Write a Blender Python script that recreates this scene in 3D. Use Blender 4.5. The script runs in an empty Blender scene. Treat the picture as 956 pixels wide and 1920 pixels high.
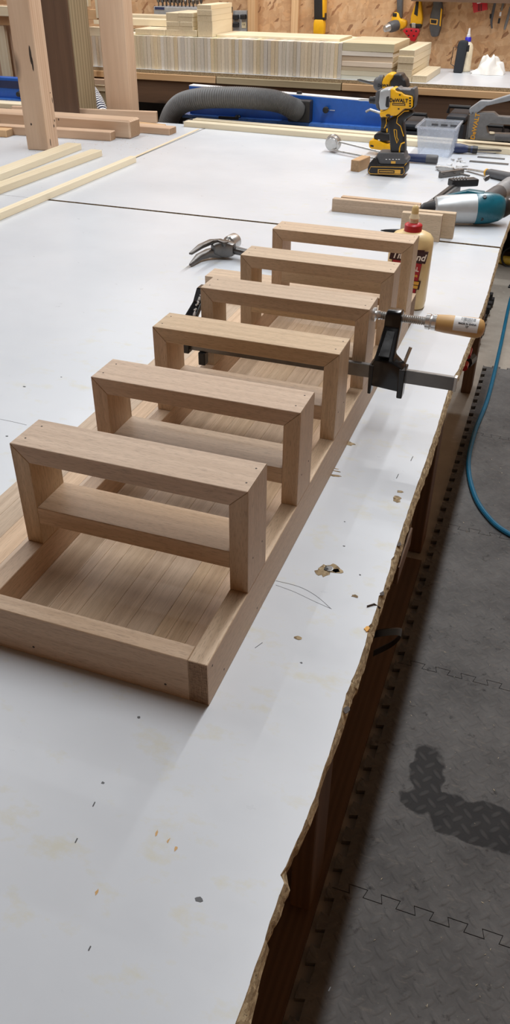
import bpy, bmesh, math, random
from mathutils import Vector, Matrix
random.seed(7)
SC = bpy.context.scene
COL = SC.collection
PI = math.pi

# ------------------------------------------------------------------ camera
CX, CY, CZ, YAW, PITCH, ROLL, FPX = 0.20447, -0.45261, 0.56550, 0.341859, 0.611749, 0.008031, 1488.91
def cam_axes():
    cy, sy = math.cos(YAW), math.sin(YAW)
    f = Vector((-sy*math.cos(PITCH), cy*math.cos(PITCH), -math.sin(PITCH)))
    r = Vector((cy, sy, 0)); u = r.cross(f)
    c, s = math.cos(ROLL), math.sin(ROLL)
    return c*r+s*u, -s*r+c*u, f
AX_R, AX_U, AX_F = cam_axes()
CAMP = Vector((CX, CY, CZ))
cam_d = bpy.data.cameras.new('camera'); cam = bpy.data.objects.new('camera', cam_d); COL.objects.link(cam)
cam_d.sensor_fit = 'VERTICAL'; cam_d.sensor_height = 24.0; cam_d.lens = 24.0*FPX/1920.0
cam_d.clip_start = 0.02; cam_d.clip_end = 60
mw = Matrix.Identity(4)
for i in range(3):
    mw[i][0] = AX_R[i]; mw[i][1] = AX_U[i]; mw[i][2] = -AX_F[i]; mw[i][3] = CAMP[i]
cam.matrix_world = mw
SC.camera = cam

# ------------------------------------------------------------------ light and exposure
SC.view_settings.view_transform = 'Standard'; SC.view_settings.look = 'None'
SC.view_settings.gamma = 1.0; SC.view_settings.use_curve_mapping = False
SC.view_settings.exposure = 0.33
SC.cycles.use_denoising = True
SC.cycles.max_bounces = 8
w = bpy.data.worlds.new('world'); SC.world = w; w.use_nodes = True
w.node_tree.nodes['Background'].inputs[0].default_value = (0.75, 0.85, 1, 1)
w.node_tree.nodes['Background'].inputs[1].default_value = 0.05
def strip_light(x, y, z, sx, sy, power, col=(0.97, 0.985, 1.0)):
    d = bpy.data.lights.new('strip_light', 'AREA'); d.shape = 'RECTANGLE'; d.size = sx; d.size_y = sy
    d.energy = power; d.color = col
    o = bpy.data.objects.new('strip_light', d); o.location = (x, y, z); COL.objects.link(o)
strip_light(0.115, 2.35, 2.20, 0.06, 4.4, 62)
strip_light(-2.3, 2.35, 2.20, 0.06, 4.4, 46)
strip_light(-1.0, 3.9, 2.20, 2.4, 0.06, 20)

# ------------------------------------------------------------------ rays: a pixel of the 956x1920 frame to a point on a plane
def ray(px, py): return AX_R*((px-478)/FPX) - AX_U*((py-960)/FPX) + AX_F
def onZ(px, py, z=0.0):
    d = ray(px, py); return CAMP + d*((z-CZ)/d.z)
def onY(px, py, y):
    d = ray(px, py); return CAMP + d*((y-CY)/d.y)
def onX(px, py, x):
    d = ray(px, py); return CAMP + d*((x-CX)/d.x)
def crop(pts, ox, oy, s): return [(ox+a/s, oy+b/s) for a, b in pts]
def traceY(pts, y): return [(p.x, p.z) for p in (onY(a, b, y) for a, b in pts)]

# ------------------------------------------------------------------ materials
def lin(c):
    c /= 255.0
    return c/12.92 if c <= 0.04045 else ((c+0.055)/1.055)**2.4
def rgb(r, g, b): return (lin(r), lin(g), lin(b), 1)
class NT:
    def __init__(self, name):
        self.m = bpy.data.materials.new(name); self.m.use_nodes = True
        self.t = self.m.node_tree; self.n = self.t.nodes; self.b = self.n['Principled BSDF']
    def add(self, typ, **kw):
        n = self.n.new(typ)
        for k, v in kw.items(): setattr(n, k, v)
        return n
    def link(self, a, b): self.t.links.new(a, b)
    def math(self, op, a, b=None, c=None, clamp=False):
        n = self.add('ShaderNodeMath', operation=op); n.use_clamp = clamp
        for i, v in enumerate((a, b, c)):
            if v is None: continue
            if isinstance(v, (int, float)): n.inputs[i].default_value = v
            else: self.link(v, n.inputs[i])
        return n.outputs[0]
    def noise(self, vec, scale, detail=4, rough=0.55, dist=0.0):
        n = self.add('ShaderNodeTexNoise'); n.inputs['Scale'].default_value = scale
        n.inputs['Detail'].default_value = detail; n.inputs['Roughness'].default_value = rough
        n.inputs['Distortion'].default_value = dist
        if vec is not None: self.link(vec, n.inputs['Vector'])
        return n.outputs['Fac']
    def mapping(self, vec, scale=(1, 1, 1), loc=(0, 0, 0), rot=(0, 0, 0)):
        n = self.add('ShaderNodeMapping'); n.inputs['Scale'].default_value = scale
        n.inputs['Location'].default_value = loc; n.inputs['Rotation'].default_value = rot
        self.link(vec, n.inputs['Vector']); return n.outputs[0]
    def ramp(self, fac, stops):
        n = self.add('ShaderNodeValToRGB'); e = n.color_ramp.elements
        while len(e) < len(stops): e.new(0.5)
        for i, (p, c) in enumerate(stops): e[i].position = p; e[i].color = c
        self.link(fac, n.inputs[0]); return n.outputs[0]
    def mix(self, fac, a, b, mode='MIX'):
        n = self.add('ShaderNodeMix', data_type='RGBA', blend_type=mode)
        if isinstance(fac, (int, float)): n.inputs[0].default_value = fac
        else: self.link(fac, n.inputs[0])
        for i, v in ((6, a), (7, b)):
            if isinstance(v, tuple): n.inputs[i].default_value = v
            else: self.link(v, n.inputs[i])
        return n.outputs[2]
    def obj(self): return self.add('ShaderNodeTexCoord').outputs['Object']
    def bump(self, h, strength=0.2, dist=0.001):
        n = self.add('ShaderNodeBump'); n.inputs['Strength'].default_value = strength
        n.inputs['Distance'].default_value = dist
        self.link(h, n.inputs['Height']); self.link(n.outputs[0], self.b.inputs['Normal'])
    def color(self, c):
        if isinstance(c, tuple): self.b.inputs['Base Color'].default_value = c
        else: self.link(c, self.b.inputs['Base Color'])
    def rough(self, v):
        if isinstance(v, (int, float)): self.b.inputs['Roughness'].default_value = v
        else: self.link(v, self.b.inputs['Roughness'])
MATS = {}
def plain(name, col, rough=0.5, metal=0.0, wear=0.12, scale=60):
    if name in MATS: return MATS[name]
    n = NT(name); f = n.noise(n.obj(), scale, 5, 0.6)
    dk = tuple(max(0, c*(1-wear)) for c in col[:3])+(1,); lt = tuple(min(1, c*(1+wear)+0.002) for c in col[:3])+(1,)
    n.color(n.ramp(f, [(0.3, dk), (0.7, lt)])); n.rough(n.math('MULTIPLY_ADD', f, 0.2, rough-0.1, clamp=True))
    n.b.inputs['Metallic'].default_value = metal
    MATS[name] = n.m; return n.m
def wood(name, light, dark, pore=0.25, streak=(1.6, 26, 26), rough=0.55, knots=None, var=0.10, ring=0.5, hue=0.0, fleck=None):
    n = NT(name)
    at = n.add('ShaderNodeAttribute', attribute_name='g').outputs['Vector']
    oi = n.add('ShaderNodeObjectInfo').outputs['Random']
    off = n.add('ShaderNodeCombineXYZ'); n.link(n.math('MULTIPLY', oi, 7.3), off.inputs[0]); n.link(n.math('MULTIPLY', oi, 3.1), off.inputs[1])
    ad = n.add('ShaderNodeVectorMath', operation='ADD'); n.link(at, ad.inputs[0]); n.link(off.outputs[0], ad.inputs[1])
    v = ad.outputs[0]
    f1 = n.noise(n.mapping(v, streak), 1.0, 5, 0.6, 0.4)
    f2 = n.noise(n.mapping(v, fleck or (streak[0]*6, streak[1]*12, streak[2]*12)), 1.0, 3, 0.6)
    f3 = n.noise(n.mapping(v, (2.5, 6, 6)), 1.0, 2)
    wv = n.add('ShaderNodeTexWave', wave_type='BANDS', bands_direction='Y'); n.link(n.mapping(v, (0.9, 12, 5)), wv.inputs['Vector'])
    wv.inputs['Scale'].default_value = 1.6; wv.inputs['Distortion'].default_value = 7; wv.inputs['Detail'].default_value = 2
    wv.inputs['Detail Scale'].default_value = 0.6
    fac = n.math('ADD', n.math('MULTIPLY', f1, 1-0.35*ring), n.math('MULTIPLY', wv.outputs['Fac'], 0.35*ring))
    c = n.ramp(fac, [(0.28, dark), (0.72, light)])
    c = n.mix(n.math('MULTIPLY', n.ramp(f2, [(0.50, (0, 0, 0, 1)), (0.72, (1, 1, 1, 1))]), pore), c, tuple(x*0.42 for x in dark[:3])+(1,))
    c = n.mix(n.math('MULTIPLY', f3, 0.30), c, tuple(x*1.05 for x in light[:3])+(1,))
    if knots:
        vo = n.add('ShaderNodeTexVoronoi'); n.link(n.mapping(v, (5, 11, 11)), vo.inputs['Vector']); vo.inputs['Scale'].default_value = knots
        k = n.ramp(vo.outputs['Distance'], [(0.05, (1, 1, 1, 1)), (0.15, (0, 0, 0, 1))])
        c = n.mix(n.math('MULTIPLY', k, 0.8), c, tuple(x*0.25 for x in dark[:3])+(1,))
    hs = n.add('ShaderNodeHueSaturation'); n.link(c, hs.inputs['Color'])
    n.link(n.math('MULTIPLY_ADD', oi, 2*var, 1-var), hs.inputs['Value'])
    if hue: n.link(n.math('MULTIPLY_ADD', n.math('FRACT', n.math('MULTIPLY', oi, 17.3)), 2*hue, .5-hue*.6), hs.inputs['Hue']); n.link(n.math('MULTIPLY_ADD', n.math('FRACT', n.math('MULTIPLY', oi, 31.7)), 1.0 if hue > .01 else .2, .5 if hue > .01 else .9), hs.inputs['Saturation'])
    n.color(hs.outputs[0]); n.rough(rough); n.bump(f2, 0.12, 0.0006)
    MATS[name] = n.m; return n.m
def endgrain(name, col, dark):
    n = NT(name); at = n.add('ShaderNodeAttribute', attribute_name='g').outputs['Vector']
    f = n.noise(n.mapping(at, (60, 260, 900)), 1.0, 3, 0.7); f2 = n.noise(n.mapping(at, (40, 900, 60)), 1.0, 2)
    oi = n.add('ShaderNodeObjectInfo').outputs['Random']; hs = n.add('ShaderNodeHueSaturation'); n.link(n.ramp(n.math('MULTIPLY_ADD', f2, 0.4, n.math('MULTIPLY', f, 0.6)), [(0.35, dark), (0.65, col)]), hs.inputs['Color'])
    if name == 'poplar_end': n.link(n.math('MULTIPLY_ADD', oi, .26, .86), hs.inputs['Value']); n.link(n.math('MULTIPLY_ADD', n.math('FRACT', n.math('MULTIPLY', oi, 31.7)), .9, .7), hs.inputs['Saturation'])
    n.color(hs.outputs[0]); n.rough(0.8)
    MATS[name] = n.m; return n.m
wood('oak', rgb(212, 186, 158), rgb(182, 154, 126), 0.6, (2.6, 120, 120), 0.5, ring=0.35, var=0.07, hue=.006, fleck=(110, 1000, 1000)); endgrain('oak_end', rgb(168, 138, 108), rgb(98, 75, 56))
wood('maple', rgb(240, 228, 200), rgb(222, 204, 170), 0.08, (1.2, 18, 18), 0.5, var=0.06); endgrain('maple_end', rgb(222, 205, 172), rgb(190, 170, 138))
wood('poplar', rgb(236, 226, 208), rgb(206, 190, 166), 0.10, (1.5, 30, 30), 0.6, var=0.2, hue=.03); endgrain('poplar_end', rgb(234, 222, 202), rgb(206, 190, 166))
wood('cedar', rgb(218, 190, 162), rgb(186, 150, 120), 0.12, (1.0, 16, 16), 0.6, knots=0.55, var=0.08); endgrain('cedar_end', rgb(180, 148, 116), rgb(128, 98, 72))
wood('pine', rgb(222, 186, 142), rgb(192, 146, 98), 0.12, (1.0, 16, 16), 0.6, knots=0.5, var=0.08); endgrain('pine_end', rgb(190, 160, 122), rgb(140, 108, 76))
wood('treated', rgb(190, 174, 142), rgb(150, 134, 104), 0.10, (0.8, 20, 9), 0.7, var=0.05, ring=1.0); endgrain('treated_end', rgb(150, 130, 84), rgb(100, 84, 50))
wood('walnut_stain', rgb(112, 84, 62), rgb(74, 53, 38), 0.2, (1.0, 18, 18), 0.65, knots=0.5, var=0.06); endgrain('walnut_stain_end', rgb(110, 80, 56), rgb(60, 42, 30))
M = MATS
plain('black_plastic', rgb(30, 30, 32), 0.45); plain('grey_plastic', rgb(82, 82, 84), 0.5); plain('yellow_plastic', rgb(240, 180, 20), 0.4, wear=0.06)
plain('black_paint', rgb(20, 20, 22), 0.22, wear=0.2); plain('steel', rgb(196, 195, 192), 0.3, 0.75); plain('chrome', rgb(228, 227, 225), 0.2, 0.75, 0.03)
plain('dark_steel', rgb(112, 110, 108), 0.36, 0.9); plain('red_plastic', rgb(190, 28, 38), 0.4); plain('teal_plastic', rgb(18, 98, 116), 0.3)
plain('silver_paint', rgb(186, 190, 192), 0.35, 0.35, 0.04); plain('navy_plastic', rgb(36, 48, 86), 0.45); plain('blue_paint', rgb(32, 94, 184), 0.35, wear=0.06)
plain('blue_edge', rgb(70, 120, 200), 0.3); plain('hose_rubber', rgb(104, 104, 104), 0.55); plain('blue_hose', rgb(24, 104, 138), 0.4)
plain('glue', rgb(232, 205, 150), 0.35, wear=0.04); plain('clear_nozzle', rgb(232, 214, 180), 0.35, wear=0.08); plain('cream_tip', rgb(226, 198, 140), 0.4)
plain('label_white', rgb(232, 232, 232), 0.5, wear=0.02); plain('label_red', rgb(168, 26, 40), 0.45, wear=0.05); plain('label_dark', rgb(52, 10, 18), 0.5)
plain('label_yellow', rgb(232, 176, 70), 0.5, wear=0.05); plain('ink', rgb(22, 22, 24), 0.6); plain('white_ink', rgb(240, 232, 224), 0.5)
plain('grey_iron', rgb(168, 170, 172), 0.45, 0.25); plain('tan_paint', rgb(206, 164, 106), 0.35, wear=0.04); plain('rag', rgb(240, 236, 228), 0.9, wear=0.03)
plain('charcoal_fabric', rgb(40, 44, 50), 0.85); plain('blue_cap', rgb(50, 46, 190), 0.4); plain('cream_plastic', rgb(240, 226, 196), 0.4)
plain('case_black', rgb(34, 40, 48), 0.5); plain('grey_body', rgb(116, 116, 116), 0.45, 0.1); plain('handle_grey', rgb(150, 154, 158), 0.4, 0.2)
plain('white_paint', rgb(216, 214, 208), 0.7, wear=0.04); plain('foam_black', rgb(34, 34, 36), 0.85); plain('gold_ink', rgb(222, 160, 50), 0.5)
plain('outlet_cream', rgb(220, 206, 170), 0.5); plain('copper_nail', rgb(60, 46, 36), 0.6); plain('yellow_tube', rgb(214, 176, 60), 0.45)
plain('grey_ceiling', rgb(120, 118, 116), 0.9); plain('scratch', rgb(120, 118, 124), 0.8); plain('grey_smudge', rgb(108, 110, 112), 0.8); plain('foot_dark', rgb(16, 16, 18), 0.4)

def m_laminate():
    n = NT('white_laminate'); o = n.obj()
    f = n.noise(o, 2.2, 4, 0.55); f2 = n.noise(n.mapping(o, (26, 40, 26)), 1.0, 5, 0.65); f3 = n.noise(o, 240, 2)
    sx = n.add('ShaderNodeSeparateXYZ'); n.link(o, sx.inputs[0])
    near = n.math('MULTIPLY_ADD', sx.outputs[0], 4.0, 0.75, clamp=True)          # glue drips gather along the working edge
    st = n.math('MULTIPLY', n.ramp(f2, [(0.56, (0, 0, 0, 1)), (0.74, (1, 1, 1, 1))]), near)
    c = n.ramp(f, [(0.35, rgb(205, 210, 216)), (0.65, rgb(217, 221, 226))])
    c = n.mix(n.math('MULTIPLY', st, 0.42), c, rgb(206, 198, 158))
    f4 = n.noise(n.mapping(o, (5, 9, 5)), 1.0, 6, 0.75)
    c = n.mix(n.math('MULTIPLY', n.ramp(f4, [(0.64, (0, 0, 0, 1)), (0.82, (1, 1, 1, 1))]), 0.10), c, rgb(196, 184, 162))
    n.color(c); n.rough(n.math('MULTIPLY_ADD', f2, 0.25, 0.20)); n.bump(f3, 0.03, 0.0005)
    MATS['white_laminate'] = n.m
m_laminate()
def m_particle():
    n = NT('particle_board'); o = n.obj()
    v = n.add('ShaderNodeTexVoronoi'); n.link(n.mapping(o, (260, 200, 420)), v.inputs['Vector']); v.inputs['Scale'].default_value = 1
    f = n.noise(o, 300, 4, 0.7)
    c = n.ramp(v.outputs['Color'], [(0.2, rgb(134, 114, 86)), (0.55, rgb(164, 144, 112)), (0.85, rgb(190, 170, 136))])
    c = n.mix(n.ramp(f, [(0.32, (1, 1, 1, 1)), (0.38, (0, 0, 0, 1))]), c, rgb(70, 56, 40))
    n.color(c); n.rough(0.9); n.bump(f, 0.5, 0.0012); MATS['particle_board'] = n.m
m_particle()
def m_osb():
    n = NT('osb'); o = n.obj()
    c = n.ramp(n.noise(o, 7, 5, 0.65), [(0.3, rgb(196, 148, 104)), (0.7, rgb(222, 180, 134))])
    wob = n.add('ShaderNodeTexNoise'); wob.inputs['Scale'].default_value = 22; n.link(o, wob.inputs['Vector'])
    def flake(rot, sc, lo, sel, amt, stops):
        nonlocal c
        w_ = n.add('ShaderNodeVectorMath', operation='MULTIPLY_ADD'); n.link(wob.outputs['Color'], w_.inputs[0]); w_.inputs[1].default_value = (.035,)*3; n.link(o, w_.inputs[2])
        v = n.add('ShaderNodeTexVoronoi'); n.link(n.mapping(n.mapping(w_.outputs[0], rot=rot), sc), v.inputs['Vector']); v.inputs['Scale'].default_value = 1.0
        q = n.add('ShaderNodeSeparateColor'); n.link(v.outputs['Color'], q.inputs[0])
        grain = n.noise(n.mapping(n.mapping(o, rot=rot), (sc[0]*.8, sc[1], sc[2]*7)), 1.0, 3)
        cc = n.mix(n.math('MULTIPLY', grain, .35), n.ramp(q.outputs[1], stops), rgb(160, 112, 72))
        c = n.mix(n.math('MULTIPLY', n.math('GREATER_THAN', q.outputs[lo], sel), amt), c, cc)
    st = [(0.0, rgb(184, 142, 102)), (0.5, rgb(208, 168, 126)), (1.0, rgb(226, 192, 152))]
    flake((0, 0.5, 0), (18, 18, 52), 0, .5, .6, st); flake((0, -0.9, 0.2), (15, 15, 44), 0, .55, .6, st)
    flake((0, 1.4, 0), (24, 24, 70), 0, .55, .6, st); flake((0, 0.1, 0), (11, 11, 34), 0, .6, .6, st)
    flake((0, 0.8, 0), (26, 26, 80), 2, .945, .75, [(0, rgb(112, 70, 46)), (1, rgb(150, 98, 62))])
    n.color(c); n.rough(0.8); n.bump(n.noise(o, 60, 4), 0.3, 0.002); MATS['osb'] = n.m
m_osb()
def m_concrete():
    n = NT('concrete'); o = n.obj()
    f = n.noise(o, 3, 8, 0.65); f2 = n.noise(o, 45, 4, 0.6)
    c = n.ramp(f, [(0.3, rgb(150, 142, 132)), (0.7, rgb(186, 178, 166))])
    c = n.mix(n.math('MULTIPLY', n.ramp(f2, [(0.60, (0, 0, 0, 1)), (0.72, (1, 1, 1, 1))]), 0.25), c, rgb(218, 212, 202))
    sx = n.add('ShaderNodeSeparateXYZ'); n.link(o, sx.inputs[0])
    n.color(c); n.rough(0.6); MATS['concrete'] = n.m
m_concrete()
def m_mat():
    n = NT('foam_mat'); o = n.add('ShaderNodeNewGeometry').outputs['Position']
    rt = n.mapping(o, (1/0.026,)*3, rot=(0, 0, 0.78))
    s = n.add('ShaderNodeSeparateXYZ'); n.link(rt, s.inputs[0]); u, v = s.outputs[0], s.outputs[1]
    par = n.math('FLOORED_MODULO', n.math('ADD', n.math('FLOOR', u), n.math('FLOOR', v)), 2.0)
    lu = n.math('SUBTRACT', n.math('FRACT', u), 0.5); lv = n.math('SUBTRACT', n.math('FRACT', v), 0.5)
    def bar(a, b): return n.math('ADD', n.math('POWER', n.math('DIVIDE', a, 0.56), 2.0), n.math('POWER', n.math('DIVIDE', b, 0.20), 2.0))
    d = n.math('ADD', n.math('MULTIPLY', bar(lu, lv), par), n.math('MULTIPLY', bar(lv, lu), n.math('SUBTRACT', 1.0, par)))
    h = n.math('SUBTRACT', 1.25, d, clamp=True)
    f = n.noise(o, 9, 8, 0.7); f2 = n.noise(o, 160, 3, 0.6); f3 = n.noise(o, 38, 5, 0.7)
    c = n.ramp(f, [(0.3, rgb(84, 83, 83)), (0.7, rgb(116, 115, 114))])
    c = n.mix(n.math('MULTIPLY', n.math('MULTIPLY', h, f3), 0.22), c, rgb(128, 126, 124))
    c = n.mix(n.ramp(f3, [(0.60, (0, 0, 0, 1)), (0.72, (0.8, 0.8, 0.8, 1))]), c, rgb(52, 51, 52))
    c = n.mix(n.math('MULTIPLY', n.ramp(n.noise(n.mapping(o, (30, 120, 30), rot=(0, 0, .5)), 1.0, 4, .7), [(0.58, (0, 0, 0, 1)), (0.7, (1, 1, 1, 1))]), .35), c, rgb(140, 132, 122))
    c = n.mix(n.ramp(f2, [(0.735, (0, 0, 0, 1)), (0.76, (1, 1, 1, 1))]), c, rgb(176, 166, 150))
    # a wet, dust-free patch with its own outline
    q = n.add('ShaderNodeVectorMath', operation='ADD'); n.link(o, q.inputs[0])
    nz = n.add('ShaderNodeTexNoise'); nz.inputs['Scale'].default_value = 14; n.link(o, nz.inputs['Vector'])
    sc = n.add('ShaderNodeVectorMath', operation='MULTIPLY_ADD'); n.link(nz.outputs['Color'], sc.inputs[0]); sc.inputs[1].default_value = (0.09, 0.09, 0); sc.inputs[2].default_value = (-0.045, -0.045, 0)
    n.link(sc.outputs[0], q.inputs[1]); sp = n.add('ShaderNodeSeparateXYZ'); n.link(q.outputs[0], sp.inputs[0])
    x, y = sp.outputs[0], sp.outputs[1]
    def ell(cx, cy, rx, ry): return n.math('ADD', n.math('POWER', n.math('DIVIDE', n.math('SUBTRACT', x, cx), rx), 2.0), n.math('POWER', n.math('DIVIDE', n.math('SUBTRACT', y, cy), ry), 2.0))
    dm = n.math('MINIMUM', ell(0.195, 0.650, 0.044, 0.092), ell(0.31, 0.60, 0.13, 0.052))
    wet = n.ramp(n.math('MULTIPLY_ADD', f3, 0.7, n.math('SUBTRACT', dm, 0.35)), [(0.80, (1, 1, 1, 1)), (1.05, (0, 0, 0, 1))])
    c = n.mix(n.math('MULTIPLY', wet, n.math('MULTIPLY_ADD', h, -.18, .78)), c, rgb(34, 34, 36))
    n.color(c); n.rough(0.78); n.b.inputs['Specular IOR Level'].default_value = 0.25
    n.bump(n.math('MULTIPLY_ADD', f2, 0.25, n.math('MULTIPLY', h, n.math('MULTIPLY_ADD', f3, 1.2, 0.25))), 0.6, 0.0022); MATS['foam_mat'] = n.m
m_mat()
def m_bin():
    n = NT('frosted_plastic'); tr = n.add('ShaderNodeBsdfTransparent'); tr.inputs[0].default_value = (0.95, 0.97, 1, 1)
    n.color(rgb(226, 230, 236)); n.rough(0.3)
    mx = n.add('ShaderNodeMixShader'); mx.inputs[0].default_value = 0.42
    f = n.noise(n.obj(), 30, 3); n.link(n.math('MULTIPLY_ADD', f, 0.2, 0.18), mx.inputs[0])
    n.link(tr.outputs[0], mx.inputs[1]); n.link(n.b.outputs[0], mx.inputs[2])
    n.link(mx.outputs[0], n.n['Material Output'].inputs[0]); MATS['frosted_plastic'] = n.m
m_bin()

# ------------------------------------------------------------------ building helpers
ORG = {}
def org(p): return ORG.get(p.name, Vector((0, 0, 0))) if p else Vector((0, 0, 0))
def tag(o, label=None, cat=None, group=None, kind=None):
    if label: o['label'] = label
    if cat: o['category'] = cat
    if group: o['group'] = group
    if kind: o['kind'] = kind
    return o
def thing(name, label, cat, loc, group=None):
    o = bpy.data.objects.new(name, None); COL.objects.link(o); o.location = loc; o.empty_display_size = 0.02
    ORG[o.name] = Vector(loc); return tag(o, label, cat, group)
def setg(me, axis=0, seed=None, cen=None):
    seed = random.random()*50 if seed is None else seed
    a = me.attributes.new('g', 'FLOAT_VECTOR', 'POINT')
    order = {0: (0, 1, 2), 1: (1, 0, 2), 2: (2, 0, 1)}[axis]
    for i, v in enumerate(me.vertices):
        c = v.co; a.data[i].vector = (c[order[0]]+seed, c[order[1]]+seed*0.37, c[order[2]]+seed*0.61)
def obj(name, bm, mat, parent=None, loc=None, grain=None, smooth=False, bevel=0, seg=2):
    """World-space bmesh to ONE object; parts keep their thing's origin."""
    base = org(parent) if parent else Vector(loc if loc is not None else (0, 0, 0))
    bmesh.ops.translate(bm, verts=bm.verts, vec=-base)
    if bevel:
        es = [e for e in bm.edges if len(e.link_faces) == 2 and e.calc_face_angle(0) > 0.5]
        bmesh.ops.bevel(bm, geom=es, offset=bevel, segments=seg, affect='EDGES', profile=0.5, clamp_overlap=True)
    bmesh.ops.recalc_face_normals(bm, faces=bm.faces)
    me = bpy.data.meshes.new(name)
    if grain is not None:
        bm.normal_update()
        for f in bm.faces: f.material_index = 1 if abs(f.normal[grain]) > 0.85 else 0
    bm.to_mesh(me); bm.free()
    mats = mat if isinstance(mat, (list, tuple)) else [mat]
    for m in mats: me.materials.append(M[m])
    if grain is not None:
        me.materials.append(M[mats[0]+'_end']); setg(me, grain)
    if smooth:
        me.polygons.foreach_set('use_smooth', [True]*len(me.polygons))
        if smooth != 'all':
            try: me.set_sharp_from_angle(angle=0.6)
            except Exception: pass
    o = bpy.data.objects.new(name, me); COL.objects.link(o)
    if parent: o.parent = parent
    else: o.location = base
    ORG[o.name] = base.copy()
    return o
def box(bm, x0, x1, y0, y1, z0, z1, mat=None):
    vs = [bm.verts.new(p) for p in ((x0, y0, z0), (x1, y0, z0), (x1, y1, z0), (x0, y1, z0), (x0, y0, z1), (x1, y0, z1), (x1, y1, z1), (x0, y1, z1))]
    if mat is not None:
        for v in vs: v.co = mat @ v.co
    for q in ((3, 2, 1, 0), (4, 5, 6, 7), (0, 1, 5, 4), (1, 2, 6, 5), (2, 3, 7, 6), (3, 0, 4, 7)): bm.faces.new([vs[i] for i in q])
    return vs
def bx(*a): bm = bmesh.new(); box(bm, *a); return bm
def prism(bm, pts, d0, d1, plane='xz'):
    f = {'xz': lambda a, b, d: (a, d, b), 'xy': lambda a, b, d: (a, b, d), 'yz': lambda a, b, d: (d, a, b)}[plane]
    A = [bm.verts.new(f(a, b, d0)) for a, b in pts]; B = [bm.verts.new(f(a, b, d1)) for a, b in pts]
    n = len(pts); bm.faces.new(A[::-1]); bm.faces.new(B)
    for i in range(n): bm.faces.new((A[i], A[(i+1) % n], B[(i+1) % n], B[i]))
    return A+B
def pr(pts, d0, d1, plane='xz'): bm = bmesh.new(); prism(bm, pts, d0, d1, plane); return bm
def frame_of(d):
    d = d.normalized(); up = Vector((0, 0, 1)) if abs(d.z) < 0.95 else Vector((1, 0, 0))
    a = d.cross(up).normalized(); return a, a.cross(d).normalized()
def lathe(bm, p0, p1, prof, seg=20, caps=True, flat=1.0):
    """Profile of (t, radius) turned about the line p0 -> p1."""
    p0, p1 = Vector(p0), Vector(p1); a, b = frame_of(p1-p0); rings = []
    for t, r in prof:
        c = p0+(p1-p0)*t
        rings.append([bm.verts.new(c+(a*math.cos(k*2*PI/seg)+b*math.sin(k*2*PI/seg)*flat)*r) for k in range(seg)])
    for A, B in zip(rings, rings[1:]):
        for k in range(seg): bm.faces.new((A[k], A[(k+1) % seg], B[(k+1) % seg], B[k]))
    if caps: bm.faces.new(rings[0][::-1]); bm.faces.new(rings[-1])
def lt(p0, p1, prof, seg=20): bm = bmesh.new(); lathe(bm, p0, p1, prof, seg); return bm
def cyl(bm, p0, p1, r, seg=14): lathe(bm, p0, p1, [(0, r), (1, r)], seg)
def smooth_path(pts, n=6):
    P = [Vector(p) for p in pts]; out = []
    for i in range(len(P)-1):
        a, b, c, d = P[max(i-1, 0)], P[i], P[i+1], P[min(i+2, len(P)-1)]
        for k in range(n):
            t = k/n
            out.append(0.5*((2*b)+(c-a)*t+(2*a-5*b+4*c-d)*t*t+(3*b-a-3*c+d)*t**3))
    out.append(P[-1]); return out
def tube(bm, path, r, seg=10, rad=None):
    P = [Vector(p) for p in path]; rings = []; a = None
    for i, p in enumerate(P):
        d = (P[min(i+1, len(P)-1)]-P[max(i-1, 0)]).normalized()
        if a is None: a, _ = frame_of(d)
        a = (a-d*a.dot(d)).normalized(); b = d.cross(a); rr = rad(i) if rad else r
        rings.append([bm.verts.new(p+(a*math.cos(k*2*PI/seg)+b*math.sin(k*2*PI/seg))*rr) for k in range(seg)])
    for A, B in zip(rings, rings[1:]):
        for k in range(seg): bm.faces.new((A[k], A[(k+1) % seg], B[(k+1) % seg], B[k]))
    bm.faces.new(rings[0][::-1]); bm.faces.new(rings[-1])
def tb(path, r, seg=10, rad=None): bm = bmesh.new(); tube(bm, path, r, seg, rad); return bm
def ball(bm, c, r, sx=1, sy=1, sz=1, u=14, v=9):
    ret = bmesh.ops.create_uvsphere(bm, u_segments=u, v_segments=v, radius=r)
    for q in ret['verts']: q.co = Vector((q.co.x*sx, q.co.y*sy, q.co.z*sz))+Vector(c)
def loft(bm, rings, caps=True):
    R = [[bm.verts.new(p) for p in r] for r in rings]; n = len(R[0])
    for A, B in zip(R, R[1:]):
        for k in range(n): bm.faces.new((A[k], A[(k+1) % n], B[(k+1) % n], B[k]))
    if caps: bm.faces.new(R[0][::-1]); bm.faces.new(R[-1])
def text(s, size, loc, rot, mat, parent, extrude=0.0003, shear=0, name='lettering', bold=0.0, ax='CENTER', sx=1):
    cu = bpy.data.curves.new(name, 'FONT'); cu.body = s; cu.size = size; cu.extrude = extrude; cu.align_x = ax; cu.align_y = 'CENTER'
    cu.shear = shear; cu.offset = bold; cu.materials.append(M[mat]); cu.resolution_u = 3
    tmp = bpy.data.objects.new('tmp', cu); COL.objects.link(tmp); dg = bpy.context.evaluated_depsgraph_get()
    me = bpy.data.meshes.new_from_object(tmp.evaluated_get(dg)); bpy.data.objects.remove(tmp); bpy.data.curves.remove(cu)
    me.materials.clear(); me.materials.append(M[mat])
    o = bpy.data.objects.new(name, me); COL.objects.link(o); o.parent = parent; o.location = Vector(loc)-org(parent)
    o.rotation_euler = rot; o.scale = (sx, 1, 1); ORG[o.name] = org(parent); return o
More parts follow.
